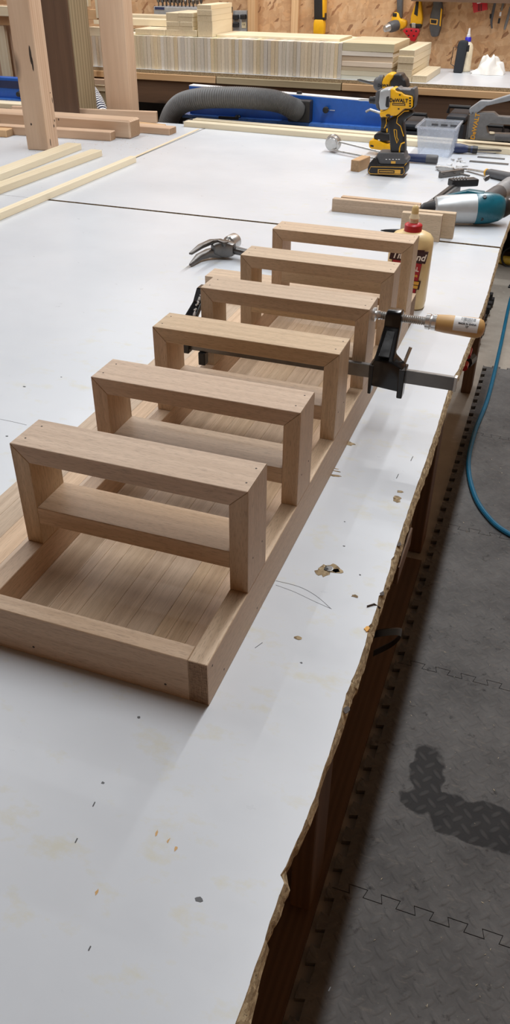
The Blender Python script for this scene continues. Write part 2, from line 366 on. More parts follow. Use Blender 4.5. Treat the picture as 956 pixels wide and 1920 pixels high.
def plank(name, p, q, width, z0, th, mat, label=None, cat=None, group=None, parent=None, bevel=0.001):
    """A straight board lying along p -> q (xy of its near long edge's middle line)."""
    p, q = Vector((p[0], p[1], 0)), Vector((q[0], q[1], 0)); L = (q-p).length; ang = math.atan2(q.y-p.y, q.x-p.x)
    bm = bx(-L/2, L/2, -width/2, width/2, 0, th)
    o = obj(name, bm, mat, None, (0, 0, 0), grain=0, bevel=bevel, seg=1)
    c = (p+q)/2; o.location = (c.x, c.y, z0); o.rotation_euler = (0, 0, ang); ORG[o.name] = Vector((c.x, c.y, z0))
    return tag(o, label, cat, group)
def spotted(n, r, jit=0.35, sx=1, sy=1):
    return [(sx*r*(1+random.uniform(-jit, jit))*math.cos(k*2*PI/n), sy*r*(1+random.uniform(-jit, jit))*math.sin(k*2*PI/n)) for k in range(n)]

FLOOR = -0.872; MATTOP = -0.860
# ------------------------------------------------------------------ the room
XL, XR, YB, YF, ZC = -4.6, 2.4, 4.70, -2.6, 2.30
def struct(name, bm, mat): return tag(obj(name, bm, mat), kind='structure')
struct('floor', bx(XL, XR, YF, YB+0.1, FLOOR-0.1, FLOOR), 'concrete')
struct('ceiling', bx(XL, XR, YF, YB+0.1, ZC, ZC+0.1), 'grey_ceiling')
struct('wall_back', bx(XL, XR, YB, YB+0.1, FLOOR, ZC), 'osb')
struct('wall_left', bx(XL-0.1, XL, YF, YB+0.1, FLOOR, ZC), 'osb')
struct('wall_right', bx(XR, XR+0.1, YF, YB+0.1, FLOOR, ZC), 'osb')
struct('wall_front', bx(XL, XR, YF-0.1, YF, FLOOR, ZC), 'osb')

# ------------------------------------------------------------------ interlocking floor mats
def mat_tile(i, j, label):
    P = 0.6135; n = 20; s = P/n; h = 0.0085; f = 0.0025; x0 = 0.073+i*P; y0 = -0.855+j*P; g = 0.0008
    def edge():                       # (along, out): dovetail teeth and the sockets between them
        pts = []
        for k in range(n):
            L = (h if k % 2 == 0 else -h)-g; e = g if k % 2 == 0 else -g
            pts += [(min(max(k*s-f+e, 0), P), L), (min(max((k+1)*s+f-e, 0), P), L)]
        return pts
    pts = [(x0+a, y0-d) for a, d in edge()] + [(x0+P+d, y0+a) for a, d in edge()]
    pts += [(x0+P-a, y0+P+d) for a, d in edge()] + [(x0-d, y0+P-a) for a, d in edge()]
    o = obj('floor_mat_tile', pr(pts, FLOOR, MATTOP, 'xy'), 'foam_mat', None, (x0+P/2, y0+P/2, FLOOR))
    return tag(o, label, 'floor mat', 'interlocking foam mats along the bench')
tile_labels = ['grey diamond tread foam mat nearest the camera, bottom of the photo', 'grey diamond tread foam mat with the seam beside the lowest bench leg',
  'grey foam mat with a dark wet patch near the bottom right', 'grey foam mat where the blue hose bends out of frame',
  'grey foam mat under the middle run of the blue air hose', 'farthest grey foam mat, ending at bare concrete beside toothed black strip']
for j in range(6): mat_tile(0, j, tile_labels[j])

# ------------------------------------------------------------------ the big workbench
BT = 0.02
def wavy_edge(ys, fn): return [(fn(y), y) for y in ys]
W_Y = [(-0.62, .118), (-0.45, .1185), (-0.30, .118), (-.239, .118), (-.212, .118), (-.183, .118), (-.165, .1175), (-.148, .1175), (-.138, .1175), (-.133, .1135), (-.125, .1150), (-.107, .1162), (-.082, .118), (-.052, .1185), (-.015, .118),
       (.024, .117), (.058, .115), (.075, .1155), (.10, .1165), (.129, .1165), (.145, .1145), (.152, .112), (.160, .1155), (.189, .115), (.205, .113), (.212, .1155), (.231, .115), (.262, .1145), (.272, .1125), (.28, .114), (.295, .113), (.376, .112), (.487, .112), (.604, .111), (.731, .108),
       (.78, .109), (.82, .112), (.9, .113), (1.0, .115), (1.1, .1165), (1.2, .1165), (1.3, .114), (1.42, .1115), (1.5, .109), (1.5375, .1085)]
O_Y = [(-0.62, .127), (-0.3, .127), (-.231, .1268), (-.198, .1225), (-.183, .1222), (-.177, .1165), (-.162, .1215), (-.136, .1222), (-.125, .1150), (-.11, .1168), (-.09, .121), (-.068, .1222), (-.039, .1195), (-.011, .1215), (.021, .1212), (.052, .1205),
       (.076, .1222), (.138, .1212), (.205, .1192), (.248, .1200), (.314, .1192), (.402, .1182), (.516, .119), (.63, .1162), (.753, .115), (.85, .1185), (1.0, .1205), (1.15, .1215), (1.3, .1185), (1.45, .1155), (1.5375, .1135)]
def interp(T, y):
    for (a, b), (c, d) in zip(T, T[1:]):
        if a <= y <= c: return b+(d-b)*(y-a)/(c-a)
    return T[0][1] if y < T[0][0] else T[-1][1]
bench = thing('workbench', 'large bench with chipped white laminate top on wooden legs', 'workbench', (-0.5, 1.0, FLOOR))
def sheet(y0, y1, x0, step, name='bench_top_sheet'):
    """One laminated board: white top, ragged particle-board side."""
    rnd = random.Random(3); ys = []; y = y0
    while y < y1-1e-6: ys.append(y); y += step
    ys = sorted(set([round(v, 4) for v in ys]+[t for t, _ in W_Y if y0 < t < y1]+[y1]))
    bm = bmesh.new(); rows = []
    for y in ys:
        yy = min(y, 1.5375); jw = rnd.uniform(-.0004, .0004); jo = rnd.uniform(-.0009, .0009)
        xw = interp(W_Y, yy)+jw; xo = max(interp(O_Y, yy)+jo, xw-.002)
        rows.append([bm.verts.new(p) for p in ((x0, y, 0), (xw, y, 0), (xw+.0006, y, -.0012), (0.45*xw+0.55*xo, y, -.004), (xo, y, -.0095+rnd.uniform(-.001, .001)), (xo-.0015+rnd.uniform(-.001, .001), y, -.0155), (xw-.002, y, -BT), (x0, y, -BT))])
    for A, B in zip(rows, rows[1:]):
        for k in range(8):
            f = bm.faces.new((A[k], A[(k+1) % 8], B[(k+1) % 8], B[k])); f.material_index = 0 if k in (0, 6) else 1
    f = bm.faces.new(rows[0][::-1]); f.material_index = 1; f = bm.faces.new(rows[-1]); f.material_index = 1
    return obj(name, bm, ['white_laminate', 'particle_board'], bench)
SEAMX, SEAMY = -1.150, 1.5385
near = sheet(-0.62, SEAMY-0.006, SEAMX, 0.011); far = sheet(SEAMY+0.006, 2.79, SEAMX, 0.03)
for ya, yb in ((-0.62, SEAMY-0.001), (SEAMY+0.001, 2.79)):
    obj('bench_top_sheet', bx(-2.37, SEAMX-0.006, ya, yb, -BT, 0), ['white_laminate'], bench)
obj('seam_shade', bx(SEAMX, .10, SEAMY-.0059, SEAMY+.0059, -.015, -.0035), 'case_black', bench)  # black filler strip stands in for the shadow in the seam gap
for lx, ly in ((0.027, 1.49), (0.027, 2.60), (0.027, 0.35), (-1.1, 0.3), (-1.1, 2.6)):
    obj('leg', bx(lx-.019, lx+.019, ly-.045, ly+.045, FLOOR, -BT-.002), 'walnut_stain', bench, grain=2, bevel=.002, seg=1)
obj('floor_shade_sheet', bx(-2.2, 0.056, -.6, 1.40, -.8715, -.859), 'walnut_stain', bench, grain=1)  # dark sheet added on the floor to deepen the shade under the bench
obj('apron', bx(-0.03, 0.008, -0.6, 2.75, -.11, -BT-.002), 'pine', bench, grain=1)
obj('apron', bx(-2.3, -0.03, 2.70, 2.738, -.11, -BT-.002), 'pine', bench, grain=0)
obj('cleat', bx(0.08, 0.121, .290, .375, -.05, -BT-.003), 'walnut_stain', bench, grain=1, bevel=.001)
# chips and stains that go through the laminate
def chip(px, py, r, sx=1.0, sy=1.0, n=11, mat='particle_board', name='chip', th=0.0004, jit=0.35):
    c = onZ(px, py); pts = [(c.x+a, c.y+b) for a, b in spotted(n, r, jit, sx, sy)]
    return obj(name, pr(pts, -0.0005, th, 'xy'), mat, bench)
chip(606, 1071, .0085, 1.0, 1.15, 16); chip(623, 1066, .0075, 1.1, 0.9, 14); chip(632, 1071, .005, 1.3, .8)
c = onZ(617, 1067); bm = bmesh.new(); lathe(bm, (c.x, c.y, 0.0002), (c.x, c.y, 0.0012), [(0, .0052), (.9, .0048), (1, .004)], 12); obj('screw_hole', bm, 'dark_steel', bench)
c = onZ(611, 1068); obj('screw_hole', pr([(c.x+a, c.y+b) for a, b in spotted(8, .0026, .2)], 0, .0014, 'xy'), 'ink', bench)  # flat ink patch paints the shade inside the hole
chip(559, 1197, .0032, 1.2, .9); chip(666, 1118, .0030, 1.5, .8); chip(744, 936, .006, .8, 1.2); chip(750, 922, .004, .9, .8); chip(655, 832, .006, 1.2, .8)
chip(628, 892, .0045, 1.9, .5); chip(632, 884, .003, 1.6, .4); chip(630, 879, .002, 1.8, .4)
for px, py, r in ((45, 725, .0020), (373, 1687, .0021), (260, 1345, .0014), (193, 1468, .0012), (645, 1024, .0011), (675, 1078, .0012), (13, 818, .0016), (115, 707, .0012), (565, 1243, .0010), (646, 978, .0009)):
    chip(px, py, r, 1.2, .9, 8, 'grey_smudge', 'smudge', .0003)
for px, py in ((294, 1562), (330, 1590), (182, 1672), (316, 1576)): chip(px, py, .0018, .5, 1.3, 9, 'tan_paint', 'glue_drip', .0002, .6)
chip(688, 1180, .0032, .8, 1.1, 9, 'gold_ink', 'glue_drip', .0012)
def scratch(pts, r=.00025, mat='scratch', name='scratch'):
    obj(name, tb(smooth_path([onZ(a, b)+Vector((0, 0, .0001)) for a, b in pts]), r, 5), mat, bench)
scratch([(517, 1089), (560, 1100), (592, 1117), (620, 1141)]); scratch([(517, 1097), (552, 1110), (590, 1128), (622, 1142)], .0002)
scratch([(0, 786), (20, 790), (50, 797)]); scratch([(478, 1215), (492, 1205)], .0003)
for px, py in ((143, 1576), (168, 1778), (618, 1855), (176, 1508), (772, 860), (745, 893)): scratch([(px-2, py+4), (px+2, py-4)], .0005, 'grey_smudge')
obj('edge_splinter', tb([onZ(688, 1138)+Vector((0, 0, .001)), onZ(701, 1134)+Vector((0, 0, .0012)), onZ(712, 1136)+Vector((.001, 0, -.003))], .0009, 6), 'walnut_stain' if False else 'copper_nail', bench)
for px, py in ((716, 1113), (748, 1021), (650, 1330)): chip(px, py, .0035, .7, 1.2, 8, 'copper_nail', 'edge_gouge', .0002)
# tape strap hanging from the underside
ps = [onX(684, 1196, .085), onX(712, 1187, .105), onX(745, 1184, .125), onX(752, 1190, .128), onX(735, 1207, .115), onX(700, 1225, .09)]
bm = bmesh.new(); sp = smooth_path([(p.x, p.y, p.z) for p in ps], 8)
loft(bm, [[p+Vector((0, -.001, -.006)), p+Vector((0, .001, -.006)), p+Vector((0, .001, .006)), p+Vector((0, -.001, .006))] for p in sp])
obj('strap_loop', bm, 'black_plastic', bench, smooth=True)

# ------------------------------------------------------------------ the oak frame: base tray and six mitred arches
T, H0, HW, HT, AD = 0.019, 0.0522, 0.2502, 0.1715, 0.0524
AY = [.1033, .2637, .423, .5812, .7447, .9045]; ZS, ZT = .0787, .0988; XP = -.3635; YE = .957
oak = thing('shelf_frame', 'long oak frame of six mitred arches on a shallow tray', 'wooden frame', (-.125, .5, 0))
B1 = .0006
wood('oak_stave', rgb(214, 188, 160), rgb(180, 152, 124), 0.45, (1.4, 150, 150), 0.5, ring=0.2, var=0.13, hue=.004, fleck=(60, 1000, 1000)); endgrain('oak_stave_end', rgb(168, 138, 108), rgb(98, 75, 56))
obj('side_rail', bx(-T, 0, 0, YE, 0, H0), 'oak', oak, grain=1, bevel=B1, seg=1)
obj('side_rail', bx(-HW, -HW+T, T, YE, .018, H0), 'oak', oak, grain=1, bevel=B1, seg=1)
obj('front_rail', bx(XP, -T-.0002, 0, T, 0, H0), 'oak', oak, grain=0, bevel=B1, seg=1)
obj('end_rail', bx(-.405, 0, YE, YE+.05, 0, H0), 'oak', oak, grain=0, bevel=B1, seg=1)
panel = bpy.data.objects.new('bottom_panel', None); COL.objects.link(panel); panel.parent = oak; ORG[panel.name] = org(oak).copy(); panel.empty_display_size = .01
xs = [XP]; rnd = random.Random(5)
while xs[-1] < -T-.036: xs.append(xs[-1]+rnd.uniform(.011, .032))
xs.append(-T)
for a, b in zip(xs, xs[1:]): obj('stave', bx(a, b-.0001, T, YE, .003, .018), 'oak_stave', panel, grain=1, bevel=.0003, seg=1)
def nail(parent, p0, p1, r=.00105):
    bm = bmesh.new(); cyl(bm, p0, p1, r, 8); obj('nail_hole', bm, 'copper_nail', parent)
for i, y in enumerate(AY):
    ar = bpy.data.objects.new('arch', None); COL.objects.link(ar); ar.parent = oak; ORG[ar.name] = org(oak).copy(); ar.empty_display_size = .01
    g = .00015; y1 = y+AD
    obj('top_board', pr([(-HW+g, HT), (-g, HT), (-T-g, HT-T), (-HW+T+g, HT-T)], y, y1), 'oak', ar, grain=0, bevel=.0005, seg=1)
    obj('upright', pr([(0, H0), (0, HT-g), (-T, HT-T-g), (-T, H0)], y, y1), 'oak', ar, grain=2, bevel=.0005, seg=1)
    obj('upright', pr([(-HW, H0), (-HW, HT-g), (-HW+T, HT-T-g), (-HW+T, H0)], y, y1), 'oak', ar, grain=2, bevel=.0005, seg=1)
    obj('cross_board', bx(-HW+T, -T, y, y1, ZS, ZT), 'oak', ar, grain=0, bevel=.0005, seg=1)
    for yy in (y+.014, y1-.012):
        for x in (-.0085, -HW+.0095):
            x += random.uniform(-.002, .002); nail(ar, (x, yy, HT-.001), (x, yy, HT+.00012))
        z = .088+random.uniform(-.003, .003); nail(ar, (-.001, yy, z), (.00012, yy, z))
for px, py in ((398, 1248), (420, 1255), (482, 1140)):
    p = onX(px, py, 0); nail(oak, (-.001, p.y, p.z), (.00015, p.y, p.z), .0012)
for px, py in ((310, 1283), (63, 1213)):
    p = onY(px, py, 0); nail(oak, (p.x, .001, p.z), (p.x, -.00015, p.z), .0013)

# ------------------------------------------------------------------ bar clamp on the fourth arch
cl = thing('bar_clamp', 'black bar clamp with wooden handle squeezing the fourth oak arch', 'clamp', (0, .6, .1))
BY = .563
pL, pR = onY(660, 689, BY), onY(855, 720, BY)
zb = (pL.z+pR.z)/2
obj('bar', bx(-.30, pR.x, BY-.0035, BY+.0035, zb-.0098, zb+.0098), 'dark_steel', cl, bevel=.0008, seg=1)
obj('bar_end_stop', bx(pR.x-.003, pR.x+.001, BY-.0045, BY+.0045, zb-.0105, zb+.0105), 'steel', cl, bevel=.0006)
SY, SZ = .607, .156
obj('swivel_pad', lt((.0, SY, SZ), (.016, SY, SZ), [(0, .0098), (.25, .0098), (.3, .0055), (.55, .0066), (.8, .0045), (1, .0030)], 20), 'chrome', cl, smooth=True)
bm = bmesh.new(); n = 46; lathe(bm, (.010, SY, SZ), (.074, SY, SZ), [(k/n, .0050 if k % 2 else .0060) for k in range(n+1)], 14); obj('screw', bm, 'steel', cl)
bm = bmesh.new(); lathe(bm, (.073, SY, SZ), (.089, SY, SZ), [(0, .0075), (.06, .0105), (.4, .0108), (.5, .0092), (.6, .0108), (.94, .0112), (1, .0100)], 24); obj('ferrule', bm, 'chrome', cl, smooth=True)
hp = obj('handle', lt((.088, SY, SZ), (.153, SY, SZ), [(0, .0098), (.02, .0112), (.2, .0122), (.75, .0134), (.88, .0130), (.95, .0108), (.985, .0070), (1, .001)], 28), 'tan_paint', cl, smooth=True)
# printed sticker wrapped round the handle, facing the camera side
def wrap(x0, x1, a0, a1, r, mat, name, parent, n=8):
    bm = bmesh.new(); R = []
    for k in range(n+1):
        a = a0+(a1-a0)*k/n; R.append([bm.verts.new((x, SY-math.cos(a)*r, SZ+math.sin(a)*r)) for x in (x0, x1)])
    for A, B in zip(R, R[1:]): bm.faces.new((A[0], A[1], B[1], B[0]))
    return obj(name, bm, mat, parent)
lab = wrap(.112, .1445, -.15, 1.5, .01375, 'label_white', 'sticker', hp, 10)
rb = random.Random(2); x = .121
while x < .1395:
    wd = rb.choice((.0004, .0006, .0009)); wrap(x, x+wd, .95, 1.38, .01385, 'ink', 'barcode_bar', hp, 3); x += wd+rb.choice((.0004, .0007))
for a, s, sz in ((.62, 'MADE IN CHINA', .0032), (.36, '12"', .0034)):
    text(s, sz, (.130, SY-math.cos(a)*.0140, SZ+math.sin(a)*.0140), (PI/2-a, 0, 0), 'ink', hp, .0001, bold=.0001)
text('5 0 1 4 0 9 3 1', .0021, (.130, SY-math.cos(.86)*.0140, SZ+math.sin(.86)*.0140), (PI/2-.86, 0, 0), 'ink', hp, .0001)
# sliding arm: boss round the screw, tapered web, sleeve on the bar
def arm_sec(y, z, x0, x1, hy, lean=0):
    return [(x0, y-hy, z), (x1, y-hy, z), (x1, y+hy, z+lean), (x0, y+hy, z+lean)]
bm = bmesh.new()
loft(bm, [[(.0205, SY-.008, SZ+.011), (.0405, SY-.008, SZ+.011), (.0405, SY+.008, SZ+.011), (.0205, SY+.008, SZ+.011)],
          [(.0190, SY-.011, SZ+.004), (.0415, SY-.011, SZ+.004), (.0415, SY+.010, SZ+.004), (.0190, SY+.010, SZ+.004)],
          [(.0190, SY-.013, SZ-.010), (.0415, SY-.013, SZ-.010), (.0415, SY+.006, SZ-.008), (.0190, SY+.006, SZ-.008)],
          [(.0175, BY-.009, zb+.020), (.0435, BY-.009, zb+.020), (.0435, BY+.014, zb+.026), (.0175, BY+.014, zb+.026)],
          [(.0140, BY-.011, zb+.0125), (.0600, BY-.011, zb+.0125), (.0600, BY+.011, zb+.0125), (.0140, BY+.011, zb+.0125)],
          [(.0140, BY-.011, zb-.0125), (.0600, BY-.011, zb-.0125), (.0600, BY+.011, zb-.0125), (.0140, BY+.011, zb-.0125)],
          [(.0120, BY-.010, zb-.018), (.0620, BY-.010, zb-.022), (.0620, BY+.010, zb-.022), (.0120, BY+.010, zb-.018)]])
arm = obj('sliding_arm', bm, 'black_paint', cl, bevel=.0022, seg=2, smooth=True)
bm = bmesh.new(); loft(bm, [[(.0235, BY-.0104, zb+.028), (.038, BY-.0104, zb+.028), (.038, BY-.0090, zb+.026), (.0235, BY-.0090, zb+.026)], [(.0245, SY-.0144, SZ-.012), (.036, SY-.0144, SZ-.012), (.036, SY-.0120, SZ-.012), (.0245, SY-.0120, SZ-.012)]])
obj('raised_rib', bm, 'black_paint', arm, bevel=.0004)
for x0, x1 in ((.012, .0185), (.053, .0625)):
    bm = bmesh.new(); loft(bm, [[(x0, BY-.012, zb+.013), (x1, BY-.012, zb+.013), (x1, BY+.012, zb+.013), (x0, BY+.012, zb+.013)], [(x0+.001, BY-.012, zb-.030), (x1-.001, BY-.012, zb-.030), (x1-.001, BY+.006, zb-.030), (x0+.001, BY+.006, zb-.030)]])
    obj('flange', bm, 'black_paint', arm, bevel=.0012)
bm = bmesh.new(); cyl(bm, (.047, BY+.000, zb-.024), (.061, BY+.020, zb+.034), .0024, 10); obj('clutch_pin', bm, 'steel', cl, smooth=True)
# fixed jaw at the far side
FX = -HW
bm = bmesh.new()
loft(bm, [[(FX-.030, BY-.010, zb-.014), (FX-.010, BY-.010, zb-.014), (FX-.010, BY+.010, zb-.014), (FX-.030, BY+.010, zb-.014)],
          [(FX-.030, BY-.010, zb+.020), (FX-.008, BY-.010, zb+.020), (FX-.008, BY+.012, zb+.022), (FX-.030, BY+.012, zb+.022)],
          [(FX-.020, SY-.010, SZ-.014), (FX-.006, SY-.010, SZ-.014), (FX-.006, SY+.008, SZ-.014), (FX-.020, SY+.008, SZ-.014)],
          [(FX-.013, SY-.010, SZ+.008), (FX-.003, SY-.010, SZ+.008), (FX-.003, SY+.008, SZ+.008), (FX-.013, SY+.008, SZ+.008)]])
fj = obj('fixed_jaw', bm, 'black_paint', cl, bevel=.0015)
bm = bmesh.new(); lathe(bm, (FX-.004, SY, SZ-.004), (FX, SY, SZ-.004), [(0, .009), (.8, .0095), (1, .009)], 16); obj('jaw_face', bm, 'steel', fj)
bm = bmesh.new(); rj = random.Random(4)
for k in range(34):
    a = rj.random(); p = Vector((FX-.0065-.010*(1-a)*rj.random(), BY-.0104+(SY-BY)*a-.0006, zb+.020+(SZ-.022-zb)*a)); ball(bm, p, .0014, 1.2, .5, 1.1, 6, 4)
obj('cast_pattern', bm, 'label_white', fj)
for px, py in ((362, 652), (373, 655)): pass
obj('jaw_foot', bx(FX+.004, FX+.015, BY-.008, BY+.006, zb-.030, zb-.010), 'foot_dark', cl, bevel=.0015)

# ------------------------------------------------------------------ bottle of wood glue behind the last arch
gb = thing('glue_bottle', 'tan bottle of wood glue with red label and red cap behind the last oak arch', 'glue bottle', (-.031, 1.078, 0))
gx, gy = -.031, 1.078
def oval(z, a, b, n=28, e=3.2):
    out = []
    for k in range(n):
        t = k*2*PI/n; c, s = math.cos(t), math.sin(t)
        out.append((gx+a*math.copysign(abs(c)**(2/e), c), gy+b*math.copysign(abs(s)**(2/e), s), z))
    return out
bm = bmesh.new()
loft(bm, [oval(z, a, b) for z, a, b in ((0, .034, .020), (.003, .0385, .0245), (.012, .0400, .026), (.09, .0405, .026), (.122, .0408, .026), (.132, .0395, .0255), (.139, .034, .0235), (.143, .024, .020), (.145, .0165, .0165))])
body = obj('bottle_body', bm, 'glue', gb, smooth=True)
obj('cap', lt((gx, gy, .143), (gx, gy, .160), [(0, .0155), (.05, .0165), (.75, .0165), (.85, .0150), (1, .0085)], 24), 'red_plastic', gb, smooth=True)
nz = obj('nozzle', lt((gx, gy, .158), (gx, gy, .178), [(0, .0085), (.35, .0080), (.5, .0098), (.58, .0090), (1, .0060)], 20), 'clear_nozzle', gb, smooth=True)
obj('nozzle_tip', lt((gx, gy, .173), (gx, gy, .191), [(0, .0068), (.35, .0066), (.7, .0062), (.9, .0045), (1, .0015)], 18), 'cream_tip', gb, smooth=True)
fy = gy-.0262
def patch(pts, mat, name, d): return obj(name, pr([(gx+a, b) for a, b in pts], fy-d, fy+.0035), mat, body)
patch([(-.030, .022), (.022, .020), (.030, .118), (-.028, .118)], 'label_dark', 'label_backing', .0003)
patch([(-.028, .024), (.0205, .022), (.0245, .060), (.028, .093), (-.027, .098)], 'label_red', 'label', .0006)
patch([(-.0345, .096), (.034, .094), (.0375, .116), (-.0320, .113)], 'label_dark', 'label_banner', .0009)
patch([(-.020, .113), (.020, .113), (.012, .122), (-.010, .122)], 'label_dark', 'label_crest', .0008)
patch([(-.028, .046), (.0285, .044), (.030, .060), (-.028, .062)], 'label_dark', 'label_band', .0008)
patch([(-.027, .0535), (.0265, .0530), (.0275, .0590), (-.027, .0605)], 'label_yellow', 'label_strip', .0011)
patch([(-.027, .0465), (.0255, .0455), (.0263, .0515), (-.027, .0522)], 'label_yellow', 'label_strip', .0011)
rt = (PI/2, 0, 0)
text('Titebond', .0175, (gx+.0015, fy-.0012, .1045), rt, 'white_ink', body, .0002, .25, bold=.0004, sx=.98)
text('ORIGINAL', .0115, (gx+.001, fy-.0008, .0820), rt, 'white_ink', body, .0002, bold=.0003, sx=.86)
text('Wood Glue', .0090, (gx+.001, fy-.0008, .0705), rt, 'label_yellow', body, .0002, bold=.0002)
text('Initial Strength', .0052, (gx+.001, fy-.0013, .0563), rt, 'ink', body, .0001)

# ------------------------------------------------------------------ claw hammer lying beside the fifth arch
hm = thing('claw_hammer', 'dark steel claw hammer lying on the white bench left of the fifth arch', 'hammer', (-.47, 1.20, 0))
def ribbon(name, pts, parent, mat, bevel=.0015):
    """A flat curved bar through (point, half width across, half height) stations."""
    P = [Vector(p) for p, _, _ in pts]; rings = []
    for i, (p, wv, hh) in enumerate(pts):
        d = (P[min(i+1, len(P)-1)]-P[max(i-1, 0)]); d.z = 0; d.normalize(); q = Vector((-d.y, d.x, 0))*wv; u = Vector((0, 0, hh)); p = Vector(p)
        rings.append([p-q-u, p+q-u, p+q+u, p-q+u])
    bm = bmesh.new(); loft(bm, rings); return obj(name, bm, mat, parent, bevel=bevel, seg=2, smooth=True)
ctr = onZ(412, 466, .021); fac = onZ(440, 451, .024); dv = (fac-ctr).normalized(); dv.z = 0
obj('striking_head', lt(ctr+dv*.008+Vector((0, 0, 0)), fac+dv*.004, [(0, .0095), (.30, .0105), (.44, .0120), (.50, .0165), (.56, .0172), (.95, .0172), (1, .0155)], 26), 'steel', hm, smooth=True)
def stations(zs, px, wv, hh): return [(onZ(a, b_, z), w_, h_) for (a, b_), z, w_, h_ in zip(px, zs, wv, hh)]
ribbon('claw', stations((.036, .037, .036, .0345, .032), ((424, 458), (411, 452), (396, 453), (376, 462), (357, 476)), (.007, .0075, .0075, .0065, .004), (.0050, .0042, .0040, .0038, .0022)), hm, 'dark_steel', .0012)
ribbon('claw', stations((.014, .014, .013, .010, .0045), ((424, 470), (407, 473), (390, 475), (373, 482), (357, 497)), (.012, .012, .0110, .0085, .004), (.0120, .0100, .0075, .0055, .0028)), hm, 'dark_steel', .0018)
ribbon('cheek', [(onZ(398, 467, .024), .008, .010), (onZ(410, 466, .022), .013, .016), (onZ(425, 466, .022), .015, .017), (onZ(440, 468, .022), .010, .013)], hm, 'dark_steel', .004)
hd0 = onZ(436, 468, .020); hd1 = Vector((-.150, 1.150, .018))
pth = [hd0+(hd1-hd0)*t for t in (0, .1, .35, .5, .75, .95, 1)]
obj('handle', tb(pth, .01, 14, lambda i: (.0095, .0085, .0095, .0130, .0140, .0135, .010)[i]), 'dark_steel', hm, smooth=True)

# ------------------------------------------------------------------ oak offcuts
OC = 'oak offcuts behind the glue bottle'
def lying(name, x0, x1, y0, y1, z0, z1, mat, label, cat, group=None, grain=0, rot=0, bevel=.001):
    c = ((x0+x1)/2, (y0+y1)/2, z0); o = obj(name, bx(x0-c[0], x1-c[0], y0-c[1], y1-c[1], 0, z1-z0), mat, None, (0, 0, 0), grain=grain, bevel=bevel, seg=1)
    o.location = c; o.rotation_euler = (0, 0, rot); ORG[o.name] = Vector(c); return tag(o, label, cat, group)
lying('oak_offcut', -.352, -.075, 1.708, 1.727, 0, .033, 'oak', 'long thin oak strip standing on edge, in front of its twin behind the glue bottle', 'offcut', OC)
lying('oak_offcut', -.335, -.120, 1.731, 1.750, 0, .034, 'oak', 'rear long oak strip, mostly hidden by the strip before it', 'offcut', OC, rot=-.02)
lying('oak_offcut', -.131, -.035, 1.526, 1.545, 0, .062, 'oak', 'short oak block standing on edge right behind the red capped glue bottle', 'offcut', OC, rot=.05)
lying('oak_offcut', -.110, -.008, 1.563, 1.582, 0, .060, 'oak', 'short oak block at the back of the pair, nearest the teal nailer', 'offcut', OC, rot=.05)
br = thing('glue_brush', 'small black brush lying between glue bottle and oak blocks', 'brush', (-.11, 1.50, 0))
pa, pb = onZ(716, 432, .006), onZ(757, 434, .007)
obj('brush_handle', lt(pa, pb+(pb-pa)*.4, [(0, .0015), (.1, .003), (.3, .0045), (.7, .006), (1, .005)], 12), 'black_plastic', br, smooth=True)
obj('brush_tip', lt(pa-(pb-pa)*.06, pa, [(0, .001), (1, .0022)], 8), 'grey_plastic', br)

# ------------------------------------------------------------------ cordless tools standing on the bench
CRP = lambda pts: crop(pts, 670, 130, 7.967)
def slab(name, pts, y, th, mat, parent, bevel=.003, seg=2, dy=0.0):
    """Side outline in the plane y, given a real thickness behind it."""
    return obj(name, pr(traceY(CRP(pts), y), y+dy, y+dy+th), mat, parent, bevel=bevel, seg=seg, smooth=True)
def stroke(name, pts, y, r, mat, parent, oy=0.0):
    P = traceY(CRP(pts), y); return obj(name, tb([(x, y+oy, z) for x, z in P], r, 6), mat, parent)
IY = 2.165
im = thing('impact_driver', 'yellow and black impact driver with grey nose standing on its black battery', 'power drill', (-.305, 2.2, 0))
bat = slab('battery_pack', [(150, 1470), (178, 1400), (255, 1315), (292, 1330), (325, 1425), (715, 1440), (712, 1545), (690, 1592), (175, 1578), (150, 1550)], IY, .072, 'black_plastic', im, .005)
slab('battery_foot', [(280, 1300), (305, 1245), (690, 1250), (712, 1330), (745, 1350), (742, 1390), (705, 1432), (330, 1422), (288, 1370)], IY+.006, .060, 'grey_plastic', im, .006, 3)
stroke('battery_outline', [(190, 1560), (165, 1530), (200, 1455), (690, 1465), (700, 1540), (670, 1575), (190, 1560)], IY, .0009, 'label_yellow', bat)
slab('battery_label', [(305, 1492), (645, 1502), (640, 1562), (303, 1552)], IY-.0006, .004, 'label_yellow', bat, 0)
slab('battery_label_field', [(318, 1503), (555, 1510), (552, 1552), (316, 1545)], IY-.0011, .004, 'ink', bat, 0)
stroke('battery_label_line', [(330, 1524), (540, 1531)], IY, .0011, 'label_yellow', bat, -.0008)
stroke('foot_outline', [(282, 1330), (300, 1400), (335, 1432), (700, 1440), (735, 1400)], IY+.006, .0011, 'yellow_plastic', im)
slab('release_button', [(500, 1372), (570, 1374), (568, 1412), (500, 1410)], IY+.0052, .004, 'label_yellow', im, .0008)
for x in (420, 470, 520, 570, 610): slab('charge_mark', [(x, 1340), (x+22, 1341), (x+22, 1352), (x, 1351)], IY+.0054, .002, 'label_white', im, 0)
slab('foot_tab', [(690, 1335), (745, 1345), (748, 1385), (700, 1420), (660, 1415)], IY+.012, .045, 'yellow_plastic', im, .004)
hd = slab('handle', [(430, 800), (470, 735), (560, 700), (600, 690), (700, 610), (830, 618), (818, 690), (690, 765), (682, 830), (700, 1000), (708, 1250), (490, 1252), (470, 1000), (440, 870)], IY+.016, .040, 'black_plastic', im, .009, 3)
